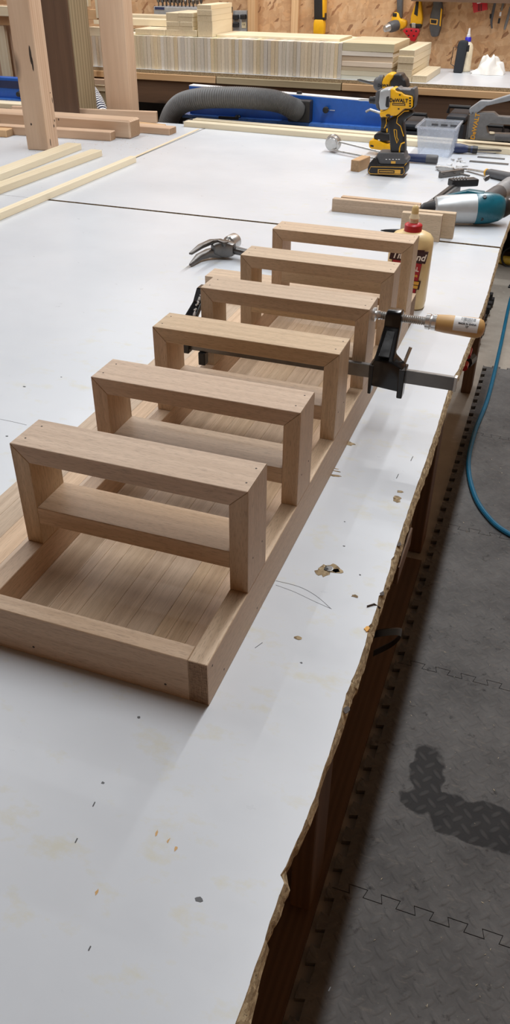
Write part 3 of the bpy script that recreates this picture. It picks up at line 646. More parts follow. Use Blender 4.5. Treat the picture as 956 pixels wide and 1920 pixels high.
stroke('grip_piping', [(770, 620), (700, 625), (600, 710), (585, 800), (645, 850), (690, 1000)], IY+.016, .0013, 'yellow_plastic', hd)
stroke('grip_piping', [(705, 1090), (655, 1110), (630, 1180), (628, 1250)], IY+.016, .0022, 'yellow_plastic', hd)
stroke('grip_piping', [(545, 900), (585, 905), (590, 1020), (610, 1050), (590, 1105), (560, 1000), (545, 900)], IY+.016, .0011, 'yellow_plastic', hd)
slab('trigger', [(345, 722), (425, 735), (445, 760), (430, 830), (405, 880), (345, 872), (352, 800)], IY+.022, .026, 'black_plastic', im, .004)
stroke('trigger_edge', [(430, 735), (435, 800), (402, 880)], IY+.020, .0014, 'yellow_plastic', im)
mo = slab('motor_housing', [(490, 288), (550, 292), (580, 330), (660, 342), (700, 380), (822, 402), (828, 560), (790, 588), (690, 588), (585, 695), (500, 698), (440, 712), (415, 712), (335, 715), (325, 645), (420, 612), (478, 560), (488, 400)], IY, .066, 'yellow_plastic', im, .009, 3)
slab('nose_cover', [(330, 318), (400, 300), (490, 290), (492, 400), (482, 560), (440, 608), (330, 612), (312, 500)], IY-.002, .069, 'silver_paint', im, .010, 3)
slab('nose_bumper', [(268, 350), (300, 318), (335, 312), (318, 500), (330, 620), (285, 592), (258, 500)], IY+.004, .058, 'grey_plastic', im, .006)
slab('nose_slot', [(430, 412), (470, 398), (470, 570), (428, 572), (415, 540)], IY-.0035, .01, 'label_dark' if False else 'black_plastic', im, .002)
slab('rear_cap', [(560, 292), (600, 272), (640, 300), (790, 315), (800, 285), (850, 290), (862, 400), (840, 560), (815, 600), (780, 592), (832, 560), (826, 398), (700, 376), (662, 338), (580, 326)], IY+.005, .056, 'grey_plastic', im, .004)
slab('top_plate', [(645, 290), (790, 300), (788, 330), (650, 322)], IY+.010, .046, 'grey_body', im, .003)
for z in (430, 470, 510, 550): slab('vent', [(772, z-14), (800, z-12), (800, z+12), (770, z+12)], IY-.0006, .004, 'ink', mo, .0006)
for x, y in ((632, 382), (615, 592)): slab('housing_screw', [(x-14, y-10), (x+14, y-10), (x+14, y+10), (x-14, y+10)], IY-.0006, .004, 'ink', mo, .0006)
slab('direction_switch', [(420, 680), (450, 664), (490, 672), (496, 700), (450, 712), (422, 706)], IY-.001, .01, 'label_dark' if False else 'copper_nail', mo, .002)
p = onY(*CRP([(616, 468)])[0], IY); text('DeWALT', .0140, (p.x, IY-.0008, p.z), (PI/2, -.02, 0), 'ink', mo, .0004, bold=.0004, sx=1.0)
slab('nameplate', [(520, 505), (715, 512), (714, 545), (520, 538)], IY-.0006, .003, 'ink', mo, 0)
stroke('nameplate_line', [(532, 522), (704, 529)], IY, .0009, 'label_yellow', mo, -.0006)
a0, a1 = onY(*CRP([(262, 460)])[0], 2.198), onY(*CRP([(180, 460)])[0], 2.198)
obj('collet', lt(a0, a1, [(-.3, .012), (0, .011), (.3, .011), (.35, .0095), (.9, .0100), (1, .008)], 18), 'black_plastic', im, smooth=True)
obj('driver_bit', lt(a1, onY(*CRP([(15, 457)])[0], 2.198), [(0, .0032), (.8, .0032), (1, .0022)], 6), 'steel', im)

DY = 2.47
dr = thing('drill_driver', 'yellow drill driver with grey chuck on yellow battery behind the impact driver', 'power drill', (-.39, 2.5, 0))
slab('battery_pack', [(168, 1105), (180, 1062), (260, 1050), (420, 1120), (500, 1130), (500, 1222), (400, 1218), (185, 1190), (165, 1150)], DY, .075, 'yellow_plastic', dr, .006)
slab('battery_foot', [(238, 1005), (262, 965), (340, 940), (470, 960), (495, 1070), (420, 1075), (350, 1092), (245, 1045)], DY+.008, .058, 'black_plastic', dr, .006, 3)
slab('foot_rim', [(230, 1040), (345, 1100), (430, 1120), (500, 1105), (500, 1130), (420, 1140), (235, 1070)], DY+.003, .066, 'yellow_plastic', dr, .003)
slab('battery_latch', [(190, 1125), (240, 1135), (240, 1165), (190, 1155)], DY-.001, .006, 'black_plastic', dr, .001)
slab('release_button', [(305, 1045), (335, 1050), (335, 1072), (305, 1068)], DY+.007, .004, 'label_white', dr, .001)
slab('handle', [(335, 700), (470, 700), (470, 960), (330, 960), (350, 820)], DY+.018, .036, 'black_plastic', dr, .008, 3)
slab('handle_spine', [(430, 885), (450, 885), (450, 945), (430, 945)], DY+.016, .004, 'yellow_plastic', dr, .001)
gbx = slab('gear_housing', [(362, 190), (385, 140), (450, 62), (540, 70), (535, 130), (490, 180), (470, 240), (465, 300), (470, 720), (330, 720), (340, 420), (365, 310)], DY+.004, .062, 'yellow_plastic', dr, .010, 3)
slab('motor_cap', [(535, 75), (650, 72), (672, 130), (715, 165), (722, 205), (735, 260), (728, 300), (500, 300), (480, 190), (530, 140)], DY+.002, .066, 'black_plastic', dr, .012, 3)
p = onY(*CRP([(415, 245)])[0], DY+.004); text('DeWALT', .0125, (p.x, DY+.0034, p.z), (PI/2, -.02, 0), 'ink', gbx, .0003, bold=.0005)
c0, c1 = onY(*CRP([(362, 215)])[0], 2.505), onY(*CRP([(245, 215)])[0], 2.505)
obj('chuck', lt(c0, c1, [(-.2, .026), (.1, .0265), (.35, .025), (.4, .022), (.75, .019), (.95, .0125), (1, .009)], 20), 'grey_plastic', dr, smooth=True)
obj('drill_bit', lt(c1, c1+Vector((-.058, 0, .010)), [(0, .0045), (.85, .0042), (1, .001)], 10), 'dark_steel', dr, smooth=True)

blk = onZ(666, 312); lying('wood_block', -.418, -.388, 2.20, 2.285, 0, .034, 'pine', 'small wooden block lying against the left of the impact driver battery', 'wood block', None, 1, -.18, .0012)

# clamp-like tool: chrome disc head, two rods, dark blue handle
st = thing('rod_tool', 'chrome ringed tool with two thin rods and dark blue handle behind impact driver', 'hand tool', (-.35, 2.4, 0))
rc = onZ(623, 286, .0); ax = Vector((.35, -1, .18)).normalized()
obj('ring_head', lt(Vector((rc.x, rc.y+.02, .030)), Vector((rc.x-.004, rc.y-.006, .028)), [(0, .022), (.04, .0275), (.30, .0280), (.36, .0255), (.9, .0245), (.93, .020), (1, .019)], 26), 'steel', st, smooth=True)
e1, e2 = onZ(756, 302, .012), onZ(700, 300, .008)
obj('rod', tb([(rc.x+.015, rc.y+.005, .036), onZ(760, 297, .018)], .0032, 8), 'steel', st); obj('rod', tb([(rc.x, rc.y-.01, .010), onZ(760, 308, .008)], .0035, 8), 'steel', st)
h0, h1 = onZ(745, 294, .015), onZ(820, 299, .015)
obj('handle', lt(h0, h1, [(0, .010), (.1, .0125), (.7, .0135), (1, .0125)], 12), 'navy_plastic', st, smooth=True)
obj('handle_end', lt(h0+(h1-h0)*.72, h1+(h1-h0)*.01, [(0, .0140), (.9, .0138), (1, .0120)], 12), 'grey_plastic', st, smooth=True)

# frosted bin with screws in it
bn = thing('parts_bin', 'empty clear frosted plastic bin beside the impact driver', 'bin', (-.21, 2.59, 0))
def ringed(x0, x1, y0, y1, z, n=1): return [(x0, y0, z), (x1, y0, z), (x1, y1, z), (x0, y1, z)]
bm = bmesh.new(); q = .0018
o_b, o_t = (-.268, -.163, 2.525, 2.665), (-.279, -.152, 2.510, 2.680)
loft(bm, [ringed(*o_b, .001), ringed(*o_t, .092), ringed(o_t[0]+q, o_t[1]-q, o_t[2]+q, o_t[3]-q, .092), ringed(o_b[0]+q, o_b[1]-q, o_b[2]+q, o_b[3]-q, .003)])
obj('bin_body', bm, 'frosted_plastic', bn)
bm = bmesh.new(); r = .005
loft(bm, [ringed(o_t[0]-r, o_t[1]+r, o_t[2]-r, o_t[3]+r, .089), ringed(o_t[0]-r, o_t[1]+r, o_t[2]-r, o_t[3]+r, .095), ringed(o_t[0], o_t[1], o_t[2], o_t[3], .095), ringed(o_t[0], o_t[1], o_t[2], o_t[3], .089), ringed(o_t[0]-r, o_t[1]+r, o_t[2]-r, o_t[3]+r, .089)], False)
obj('rim', bm, 'frosted_plastic', bn)
for k in range(7):
    y = 2.545+k*.018; obj('rib', bx(-.163+.004, -.160+.006, y-.001, y+.001, .01, .085), 'frosted_plastic', bn)
for k in range(3): obj('end_slot', bx(-.255+k*.033, -.232+k*.033, 2.6745, 2.6765, .074, .080), 'grey_plastic', bn)

# screwdriver, flat bars, multi-tool, chisel, screws
sd = thing('screwdriver', 'screwdriver with bulbous blue and black handle right of the bin', 'screwdriver', (-.05, 2.64, 0))
q0, q1 = onZ(846, 277, .0175), onZ(894, 281, .0145)
obj('handle', lt(q0, q1, [(0, .008), (.08, .0145), (.3, .0165), (.5, .0140), (.7, .0105), (.85, .0125), (1, .0115)], 14), 'navy_plastic', sd, smooth=True)
obj('collar', lt(q0+(q1-q0)*.62, q0+(q1-q0)*1.02, [(0, .0115), (.4, .0112), (.6, .0130), (1, .0120)], 14), 'black_plastic', sd, smooth=True)
obj('shaft', tb([q1, onZ(952, 283, .010)], .0030, 8), 'dark_steel', sd)
def flatbar(a, b, wd, label, z=0.0, mat='dark_steel'):
    p, r_ = onZ(*a, z), onZ(*b, z); L = (r_-p).length; o = obj('flat_bar', bx(-L/2, L/2, -wd/2, wd/2, 0, .003), mat, None, (0, 0, 0), bevel=.0005, seg=1)
    o.location = (p+r_)/2; o.rotation_euler = (0, 0, math.atan2(r_.y-p.y, r_.x-p.x)); ORG[o.name] = o.location.copy(); return tag(o, label, 'steel bar', 'flat steel bars on the bench')
flatbar((880, 303), (953, 309), .016, 'longer flat steel bar nearest the camera, right of the screws')
flatbar((895, 295), (946, 299), .012, 'shorter flat steel bar behind the longer one')
flatbar((888, 286), (956, 289), .010, 'thin dark steel bar just in front of the pale strips')
mt = thing('folding_tool', 'small grey folding multi-tool lying open on the bench', 'multi-tool', (-.13, 2.25, 0))
m0, m1 = onZ(824, 327, .010), onZ(869, 320, .010)
def bar3(bm, a, b, wd, th):
    a, b = Vector(a), Vector(b); d = (b-a).normalized(); s = Vector((-d.y, d.x, 0)).normalized()*wd/2; u = Vector((0, 0, th/2))
    loft(bm, [[a-s-u, a+s-u, a+s+u, a-s+u], [b-s-u, b+s-u, b+s+u, b-s+u]])
for nm, a, b, wd, th, mt_ in (('tool_handle', (824, 328), (868, 322), .012, .018, 'dark_steel'), ('tool_handle', (822, 315), (850, 318), .010, .014, 'steel'), ('tool_blade', (850, 317), (874, 316), .010, .004, 'dark_steel'), ('tool_jaw', (862, 326), (880, 330), .008, .006, 'dark_steel')):
    bm = bmesh.new(); bar3(bm, onZ(*a, .009), onZ(*b, .009), wd, th); obj(nm, bm, mt_, mt, bevel=.002)
for a in ((832, 326), (852, 324)):
    bm = bmesh.new(); c = onZ(*a, .0185); cyl(bm, (c.x, c.y, .0175), (c.x, c.y, .0195), .004, 10); obj('rivet', bm, 'black_plastic', mt)
bm = bmesh.new(); c = onZ(822, 313, .01); ball(bm, (c.x, c.y, .008), .008, 1.2, 1, .9); obj('pivot_knob', bm, 'steel', mt, smooth=True)
ch = thing('chisel', 'chisel with black handle, brass ring and steel blade at the right edge', 'chisel', (0, 2.2, 0))
k0, k1, k2 = onZ(874, 317, .006), onZ(911, 323, .0125), onZ(972, 336, .0155)
bm = bmesh.new(); bar3(bm, k0, k1, .017, .004); obj('blade', bm, 'steel', ch, bevel=.0012)
obj('handle', lt(k1+(k2-k1)*.03, k2, [(0, .009), (.1, .0125), (.5, .0135), (.9, .0145), (1, .012)], 14), 'grey_plastic', ch, smooth=True)
obj('brass_ring', lt(k1-(k2-k1)*.01, k1+(k2-k1)*.04, [(0, .0100), (.2, .0110), (.8, .0110), (1, .010)], 14), 'label_yellow', ch, smooth=True)
def screw(px, py, ang, label, s=1.0):
    c = onZ(px, py, .003); d = Vector((math.cos(ang), math.sin(ang), 0)); t = thing('screw', label, 'screw', (c.x, c.y, 0), 'loose screws by the bin')
    obj('screw_shank', lt(c, c+d*.020*s, [(0, .0016), (.85, .0014), (1, .0003)], 6), 'steel', t); obj('screw_head', lt(c-d*.002, c+d*.001, [(0, .0035), (.4, .0036), (1, .0018)], 8), 'steel', t)
for px, py, a, lb in ((850, 300, 2.2, 'leftmost small silver screw right of the bin'), (857, 302, .3, 'silver screw at the front of the small cluster'), (860, 298, 1.2, 'silver screw at the back of the small cluster'), (864, 303, -.4, 'rightmost small silver screw of the cluster')): screw(px, py, a, lb)
for px, py, a, lb in ((846, 309, 2.8, 'dark screw lying just behind the folding tool, leftmost'), (856, 312, .2, 'dark screw in the middle behind the folding tool'), (868, 312, .5, 'dark screw behind the chisel blade tip')): screw(px, py, a, lb, .9)

# pneumatic nailer lying on its side
nl = thing('air_nailer', 'silver and teal air nailer lying on its side at the right bench edge', 'nailer', (.02, 1.8, 0))
n0, n1 = Vector((-.105, 1.672, .036)), Vector((.096, 1.745, .042))
dn = (n1-n0)
obj('nose', lt(n0-dn*.02, n0+dn*.16, [(0, .010), (.2, .016), (.8, .022), (1, .028)], 16), 'black_plastic', nl, smooth=True)
bd = obj('barrel', lt(n0+dn*.13, n0+dn*.64, [(0, .022), (.05, .030), (.2, .0335), (.6, .0355), (1, .037)], 28), 'silver_paint', nl, smooth=True)
obj('end_cap', lt(n0+dn*.62, n0+dn*.97, [(0, .0380), (.1, .0388), (.5, .0375), (.8, .033), (.95, .027), (1, .02)], 28), 'teal_plastic', nl, smooth=True)
obj('exhaust_knob', lt(n0+dn*.95, n0+dn*1.05, [(0, .024), (.3, .0245), (.6, .021), (1, .016)], 18), 'black_plastic', nl, smooth=True)
sh = n0+dn*.20+Vector((0, .004, .031)); se = n0+dn*.66+Vector((0, .003, .036))
bm = bmesh.new(); loft(bm, [[(sh.x, sh.y-.004, sh.z-.004), (sh.x, sh.y+.006, sh.z-.004), (sh.x, sh.y+.006, sh.z), (sh.x, sh.y-.004, sh.z)], [(se.x-.03, se.y-.010, se.z-.008), (se.x-.03, se.y+.016, se.z-.010), (se.x-.03, se.y+.014, se.z+.006), (se.x-.03, se.y-.008, se.z+.005)], [(se.x+.01, se.y-.012, se.z-.010), (se.x+.01, se.y+.018, se.z-.012), (se.x+.01, se.y+.014, se.z+.004), (se.x+.01, se.y-.009, se.z+.003)]])
obj('top_fin', bm, 'teal_plastic', nl, bevel=.003, smooth=True)
for k in range(3):
    c = n0+dn*(.70+.02*k); bm = bmesh.new(); 
obj('cap_screw', lt(n0+dn*.73+Vector((0, -.020, .028)), n0+dn*.73+Vector((0, -.024, .034)), [(0, .006), (1, .005)], 10), 'black_plastic', nl)
obj('cap_screw', lt(n0+dn*.74+Vector((0, -.030, -.016)), n0+dn*.74+Vector((0, -.036, -.019)), [(0, .006), (1, .005)], 10), 'black_plastic', nl)
g0, g1 = Vector((-.098, 1.70, .026)), Vector((-.058, 1.95, .030))
bm = bmesh.new(); bar3(bm, g0, g1, .026, .030); mg = obj('magazine', bm, 'grey_body', nl, bevel=.004)
bm = bmesh.new(); bar3(bm, g0+(g1-g0)*.25+Vector((0, 0, .015)), g0+(g1-g0)*.98+Vector((0, 0, .018)), .012, .008); obj('magazine_rail', bm, 'black_plastic', mg, bevel=.002)
m_a, m_b = g1+Vector((-.016, -.03, .022)), g1+Vector((.050, .02, .020))
bm = bmesh.new(); bar3(bm, m_a, m_b, .030, .020); lc = obj('magazine_latch', bm, 'black_plastic', nl, bevel=.004)
for k in range(5):
    c = m_a+(m_b-m_a)*(.12+.11*k); bm = bmesh.new(); bar3(bm, c+Vector((-.002, .012, .0105)), c+Vector((.004, -.012, .0105)), .003, .003); obj('latch_ridge', bm, 'grey_plastic', lc)
hg0, hg1 = n0+dn*.68+Vector((0, .03, .002)), Vector((.090, 2.015, .040))
obj('handle', lt(hg0, hg1, [(0, .022), (.25, .020), (.5, .0225), (.72, .0255), (.9, .027), (1, .022)], 18), 'handle_grey', nl, smooth=True)
obj('grip_sleeve', lt(hg0+(hg1-hg0)*.12, hg0+(hg1-hg0)*.52, [(0, .0215), (.1, .0225), (.9, .0240), (1, .023)], 18), 'grey_plastic', nl, smooth=True)
obj('air_plug', lt(hg1, hg1+(hg1-hg0).normalized()*.045, [(0, .010), (.3, .010), (.35, .0065), (.6, .0065), (.65, .0085), (.9, .0080), (1, .005)], 12), 'dark_steel', nl, smooth=True)
obj('trigger', lt(n0+dn*.60+Vector((-.005, .075, .006)), n0+dn*.60+Vector((.02, .055, .006)), [(0, .006), (1, .008)], 8), 'black_plastic', nl)
c = m_b+Vector((.02, .01, .004)); obj('wing_nut', lt(c, c+Vector((.012, .006, .010)), [(0, .006), (.5, .008), (1, .004)], 8), 'dark_steel', nl)

# ------------------------------------------------------------------ pale strips across the far edge, heavy stapler on them
PS = 'pale strips across the far bench edge'
def strip(a, b, wd, th, label, mat='maple', z=0.0, group=PS, name='wood_strip', cat='wood strip'):
    return plank(name, a, b, wd, z, th, mat, label, cat, group)
strip((-1.245, 2.757), (.30, 2.660), .042, .019, 'long pale strip nearest the camera, right across the far bench edge')
strip((-1.235, 2.823), (.30, 2.730), .040, .019, 'long pale strip just behind the first, before the grey machine table')
st_ = thing('staple_gun', 'large grey hand stapler with lever handle at the right behind pale strips', 'stapler', (-.06, 2.71, .019))
CS = lambda pts: crop(pts, 770, 160, 5.14)
def sslab(name, pts, y, th, mat, parent, bevel=.003, dy=0): return obj(name, pr(traceY(CS(pts), y), y+dy, y+dy+th), mat, parent, bevel=bevel, smooth=True)
SYY = 2.695
sb = sslab('stapler_body', [(528, 520), (555, 285), (700, 262), (800, 262), (840, 300), (1010, 310), (1010, 385), (830, 375), (770, 370), (725, 395), (740, 465), (1010, 475), (1010, 548), (760, 535)], SYY, .038, 'grey_body', st_, .004)
sslab('lever_handle', [(558, 228), (670, 148), (770, 150), (960, 90), (1010, 80), (1010, 140), (960, 150), (730, 200), (610, 292), (565, 280)], SYY+.003, .032, 'handle_grey', st_, .005)
bm = bmesh.new(); p = onY(*CS([(597, 268)])[0], SYY); cyl(bm, (p.x, SYY+.001, p.z), (p.x, SYY+.04, p.z), .0028, 10); obj('pivot_pin', bm, 'dark_steel', st_)
sslab('nose_plate', [(528, 520), (555, 285), (568, 285), (545, 520)], SYY-.001, .040, 'dark_steel', st_, .001)
sslab('base_slot', [(555, 505), (620, 508), (620, 520), (555, 516)], SYY-.0008, .01, 'ink', st_, 0)
sslab('staple_latch', [(755, 447), (805, 452), (808, 470), (760, 470)], SYY-.004, .012, 'cream_plastic', st_, .002)
sslab('staple_channel', [(810, 492), (1010, 500), (1010, 545), (810, 536)], SYY-.002, .042, 'grey_plastic', st_, .002)
p = onY(*CS([(622, 396)])[0], SYY); text('DeWALT', .021, (p.x, SYY-.0006, p.z), (PI/2, -PI/2+.06, 0), 'gold_ink', sb, .0003, bold=.0006)

# ------------------------------------------------------------------ grey machine table, blue fence, dust hose, small clamp
mc = thing('machine_table', 'grey iron machine table with dark slots beyond the pale strips', 'machine table', (-.9, 2.92, -.02))
obj('table_plate', bx(-1.30, -.47, 2.845, 3.10, -.03, .001), 'grey_iron', mc, bevel=.002)
for xs_ in ((-1.30, -1.18, 2.85, 2.862), (-.60, -.47, 2.855, 2.875)): obj('slot', bx(xs_[0], xs_[1], xs_[2], xs_[3], -.01, .0016), 'ink', mc)
obj('stand', bx(-1.25, -.5, 2.87, 3.08, FLOOR, -.03), 'case_black', mc)
fn = thing('machine_fence', 'long blue fence with knobs and dust port behind the grey table', 'fence', (-.9, 2.97, .001))
FY = 2.955
pa, pb = onY(355, 163, FY), onY(722, 195, FY)
bm = bmesh.new(); prism(bm, [(-1.315, .012), (-.455, .012), (-.455, .098), (-1.315, .118)], FY, FY+.045); obj('fence_face', bm, 'blue_paint', fn, bevel=.002)
bm = bmesh.new(); prism(bm, [(-1.315, .1175), (-.455, .0975), (-.455, .1005), (-1.315, .1205)], FY+.001, FY+.047); obj('fence_top_edge', bm, 'label_white', fn)
obj('fence_foot', bx(-1.34, -.455, FY-.028, FY+.05, .001, .014), 'blue_edge', fn, bevel=.002)
bxx = onY(545, 198, FY-.02); obj('dust_port', bx(-.868, -.775, FY-.045, FY+.004, .016, .095), 'black_plastic', fn, bevel=.006)
for px, py in ((613, 205), (470, 196)):
    p = onY(px, py, FY); kb = obj('knob', lt((p.x, FY, p.z), (p.x, FY-.025, p.z), [(0, .005), (.4, .005), (.45, .012), (.9, .012), (1, .008)], 12), 'black_plastic', fn, smooth=True)
    obj('knob_bolt', tb([(p.x+.012, FY-.004, p.z-.002), (p.x+.034, FY-.004, p.z-.002)], .002, 6), 'steel', kb)
p = onY(692, 207, FY-.03); kb = obj('clamp_lever', tb([(p.x-.012, FY-.03, p.z-.006), (p.x+.004, FY-.032, p.z+.003), (p.x+.05, FY-.022, p.z-.010)], .005, 8), 'steel', fn)
p = onY(558, 183, FY); obj('knob', lt((p.x, FY+.02, .095), (p.x, FY+.02, .118), [(0, .006), (.5, .006), (.6, .012), (1, .010)], 10), 'black_plastic', fn)
hs = [(-1.47, 2.99, -.22), (-1.425, 2.95, -.05), (-1.35, 2.91, .045), (-1.24, 2.89, .082), (-1.10, 2.885, .094), (-.98, 2.885, .095), (-.90, 2.89, .088), (-.845, 2.905, .066), (-.825, 2.925, .055)]
pth = smooth_path(hs, 28)
hose = obj('ribbed_hose', tb(pth, .04, 18, lambda i: .0405 if i % 2 else .0362), 'hose_rubber', None, (-1.1, 2.9, 0), smooth=True)
tag(hose, 'thick grey ribbed dust hose arching to the blue fence', 'hose')
sc_ = thing('small_clamp', 'small black clamp lying on the grey machine table', 'clamp', (-1.13, 2.9, .001))
a, b = onZ(409, 213, .012), onZ(452, 218, .012)
bm = bmesh.new(); bar3(bm, a, b, .014, .008); obj('clamp_bar', bm, 'black_plastic', sc_, bevel=.002)
bm = bmesh.new(); bar3(bm, onZ(410, 220, .012), onZ(448, 222, .012), .012, .010); obj('clamp_bar', bm, 'black_plastic', sc_, bevel=.002)
for q, r in (((408, 214), .011), ((446, 222), .013), ((458, 215), .010)):
    c = onZ(*q, .010); bm = bmesh.new(); lathe(bm, (c.x, c.y, .001), (c.x, c.y, .022), [(0, r*.8), (.2, r), (.8, r), (1, r*.7)], 10); obj('clamp_pad', bm, 'foot_dark', sc_)

# ------------------------------------------------------------------ lumber on the left of the bench
LG = 'lumber lying on the left of the bench'
def lum(name, a, b, wd, th, mat, label, z=0.0, cat='lumber', bev=.002): return plank(name, a, b, wd, z, th, mat, label, cat, LG, None, bev)
def pz(px, py, z=0): p = onZ(px, py, z); return (p.x, p.y)
def beam_from_front(name, a, b, wd, th, mat, label, z=0.0, cat='lumber', bev=.002):
    """a -> b is the bottom front edge; the board lies behind it."""
    a, b = Vector((*a, 0)), Vector((*b, 0)); d = (b-a).normalized(); s = Vector((-d.y, d.x, 0))*wd/2
    return lum(name, (a+s)[:2], (b+s)[:2], wd, th, mat, label, z, cat, bev)
P1 = pz(245, 261); beam_from_front('timber_beam', (P1[0]-.95, P1[1]-.02), P1, .089, .062, 'cedar', 'thick knotty timber beam lying behind the front post', bev=.006)
P2 = pz(208, 265); beam_from_front('timber_strip', (P2[0]-.75, P2[1]-.055), P2, .045, .030, 'cedar', 'low cedar strip lying in front of the thick beam')
P3 = pz(13, 258); beam_from_front('timber_strip', (P3[0]-.4, P3[1]-.03), P3, .05, .025, 'pine', 'short pine end at the left photo edge before the low strip')
P4 = pz(294, 231); beam_from_front('timber_strip', (P4[0]-.62, P4[1]-.10), P4, .020, .042, 'cedar', 'thin brown board on edge behind the thick beam')
P5 = pz(318, 254); beam_from_front('timber_offcut', (P5[0]-.20, P5[1]+.005), P5, .060, .024, 'cedar', 'short cedar offcut with bark hole right of the thick beam')
P6 = pz(300, 246); beam_from_front('timber_offcut', (P6[0]-.22, P6[1]+.02), P6, .05, .018, 'pine', 'pale short offcut lying behind the bark holed offcut')
P7 = pz(85, 208); beam_from_front('timber_strip', (P7[0]-.9, P7[1]-.04), P7, .08, .020, 'maple', 'pale wide strip at the far left behind the thick beam')
a7, b7 = onZ(-30, 347, .0), onZ(148, 279, 0)
def two_edge(name, a, b, wd, th, label, z=0.0):
    a, b = Vector((*a, 0)), Vector((*b, 0)); d = (b-a).normalized(); s = Vector((-d.y, d.x, 0))*wd/2
    return lum(name, (a+s)[:2], (b+s)[:2], wd, th, 'maple', label, z, 'wood strip', .0012)
two_edge('pale_strip', (-1.375, 1.52), (-1.392, 2.185), .055, .020, 'cream strip nearest the front post, of the three on the left')
two_edge('pale_strip', (-1.288, 1.45), (-1.270, 2.112), .042, .020, 'cream strip in the middle of the three on the left')
two_edge('pale_strip', (-1.127, 1.20), (-1.119, 2.068), .022, .019, 'thin cream strip over the bench seam, nearest the camera on the left')
bm = bmesh.new(); two_edge('pale_strip', (SEAMX-.004, 2.10), (SEAMX-.012, 2.70), .010, .003, 'thin flat sliver of wood along the far bench seam'); bm.free()

def post(name, cnr, wa, wb, ang, mat, label, top=1.2, z=0.0, group=None):
    """Upright post; cnr = near corner on the bench, faces wa (left) and wb (right)."""
    bm = bmesh.new(); prism(bm, [(0, 0), (wb, 0), (wb, wa), (0, wa)], 0, top, 'xy'); o = obj(name, bm, mat, None, (0, 0, 0), grain=2, bevel=.003, seg=1)
    o.location = (*cnr, z); o.rotation_euler = (0, 0, ang); ORG[o.name] = Vector(o.location); return tag(o, label, 'post', 'upright timber posts')
def onP(px, py, p0, n_):
    d = ray(px, py); return CAMP + d*((Vector(p0)-CAMP).dot(n_)/d.dot(n_))
def post_px(name, l, m, r, wl, wr, mat, label):
    m_ = onZ(*m); l_ = onZ(*l); r_ = onZ(*r); d = (r_-m_); ang = math.atan2(d.y, d.x)
    return post(name, (m_.x, m_.y), wl, wr, ang, mat, label)
post_px('timber_post', (55.7, 279.6), (91, 283), (123, 267.8), .078, .092, 'cedar', 'nearest timber post, dark slit mark and nail holes, at the left')
PS1 = bpy.data.objects['timber_post']
def post_mark(px, py, w_, h_, face, name='nail_hole'):
    R3 = PS1.rotation_euler.to_matrix(); n_ = R3 @ (Vector((-1, 0, 0)) if face == 'left' else Vector((0, -1, 0)))
    p = R3.inverted() @ (onP(px, py, PS1.location, n_)-PS1.location); bm = bmesh.new()
    if face == 'left': lathe(bm, (.001, p.y, p.z), (-.0004, p.y, p.z), [(0, 1), (1, 1)], 9)
    else: lathe(bm, (p.x, .001, p.z), (p.x, -.0004, p.z), [(0, 1), (1, 1)], 9)
    for v in bm.verts:
        v.co.z = p.z+(v.co.z-p.z)*h_
        if face == 'left': v.co.y = p.y+(v.co.y-p.y)*w_
        else: v.co.x = p.x+(v.co.x-p.x)*w_
    me = bpy.data.meshes.new(name); bm.to_mesh(me); bm.free(); me.materials.append(M['copper_nail']); o = bpy.data.objects.new(name, me); COL.objects.link(o); o.parent = PS1
for a in ((57, 103, .004, .028, 'left', 'dark_slit'), (61, 120, .003, .022, 'left', 'dark_slit'), (58.5, 233, .003, .004, 'left'), (94, 174, .003, .002, 'right'), (98, 188, .0025, .009, 'right'), (102, 226, .003, .004, 'right'), (110, 224, .003, .004, 'right'), (101, 236, .004, .005, 'right'), (94.5, 267, .003, .012, 'right')): post_mark(*a)
po2 = post_px('timber_post', (124, 218), (152, 222), (183, 214), .10, .125, 'treated', 'greenish treated post with bold grain, between the two cedar posts')
po1 = post_px('timber_post', (112, 224), (149, 228), (153, 226.5), .150, .016, 'walnut_stain', 'dark brown board standing upright against the greenish post')
post_px('timber_post', (205, 220), (247, 224), (268.5, 215), .110, .088, 'cedar', 'farthest cedar post with a knot, right of the three')

# ------------------------------------------------------------------ the back bench along the wall
BZ, BF = .05, 4.0
bb = thing('back_bench', 'wall bench with white top, pale plank edge and brown apron', 'workbench', (-1.2, 4.35, FLOOR))
obj('bench_top', bx(-3.6, .9, BF, YB, BZ-.016, BZ), 'white_laminate', bb)
obj('bench_top_edge', bx(-3.6, .9, BF-.003, BF, BZ-.017, BZ-.0005), 'particle_board', bb)
for x0, x1 in ((-3.6, -1.62), (-1.615, -.93), (-.925, .9)): obj('front_plank', bx(x0, x1, BF-.012, BF+.09, BZ-.050, BZ-.018), 'treated' if x0 > -1.7 and x0 < -1 else 'pine', bb, grain=0, bevel=.002, seg=1)
obj('apron', bx(-3.6, .9, BF+.004, BF+.042, BZ-.165, BZ-.051), 'walnut_stain', bb, grain=0, bevel=.002, seg=1)
for x in (-2.6, -1.2, .25): obj('leg', bx(x, x+.09, BF+.05, BF+.14, FLOOR, BZ-.02), 'walnut_stain', bb, grain=2)
obj('void_shade_panel', bx(-3.6, .9, 4.55, 4.57, FLOOR, BZ-.02), 'case_black', bb)  # added black panel, imitates the shadowed void below the wall bench
obj('shelf_board', bx(-3.6, .9, BF+.08, 4.55, -.62, -.60), 'walnut_stain', bb, grain=0)

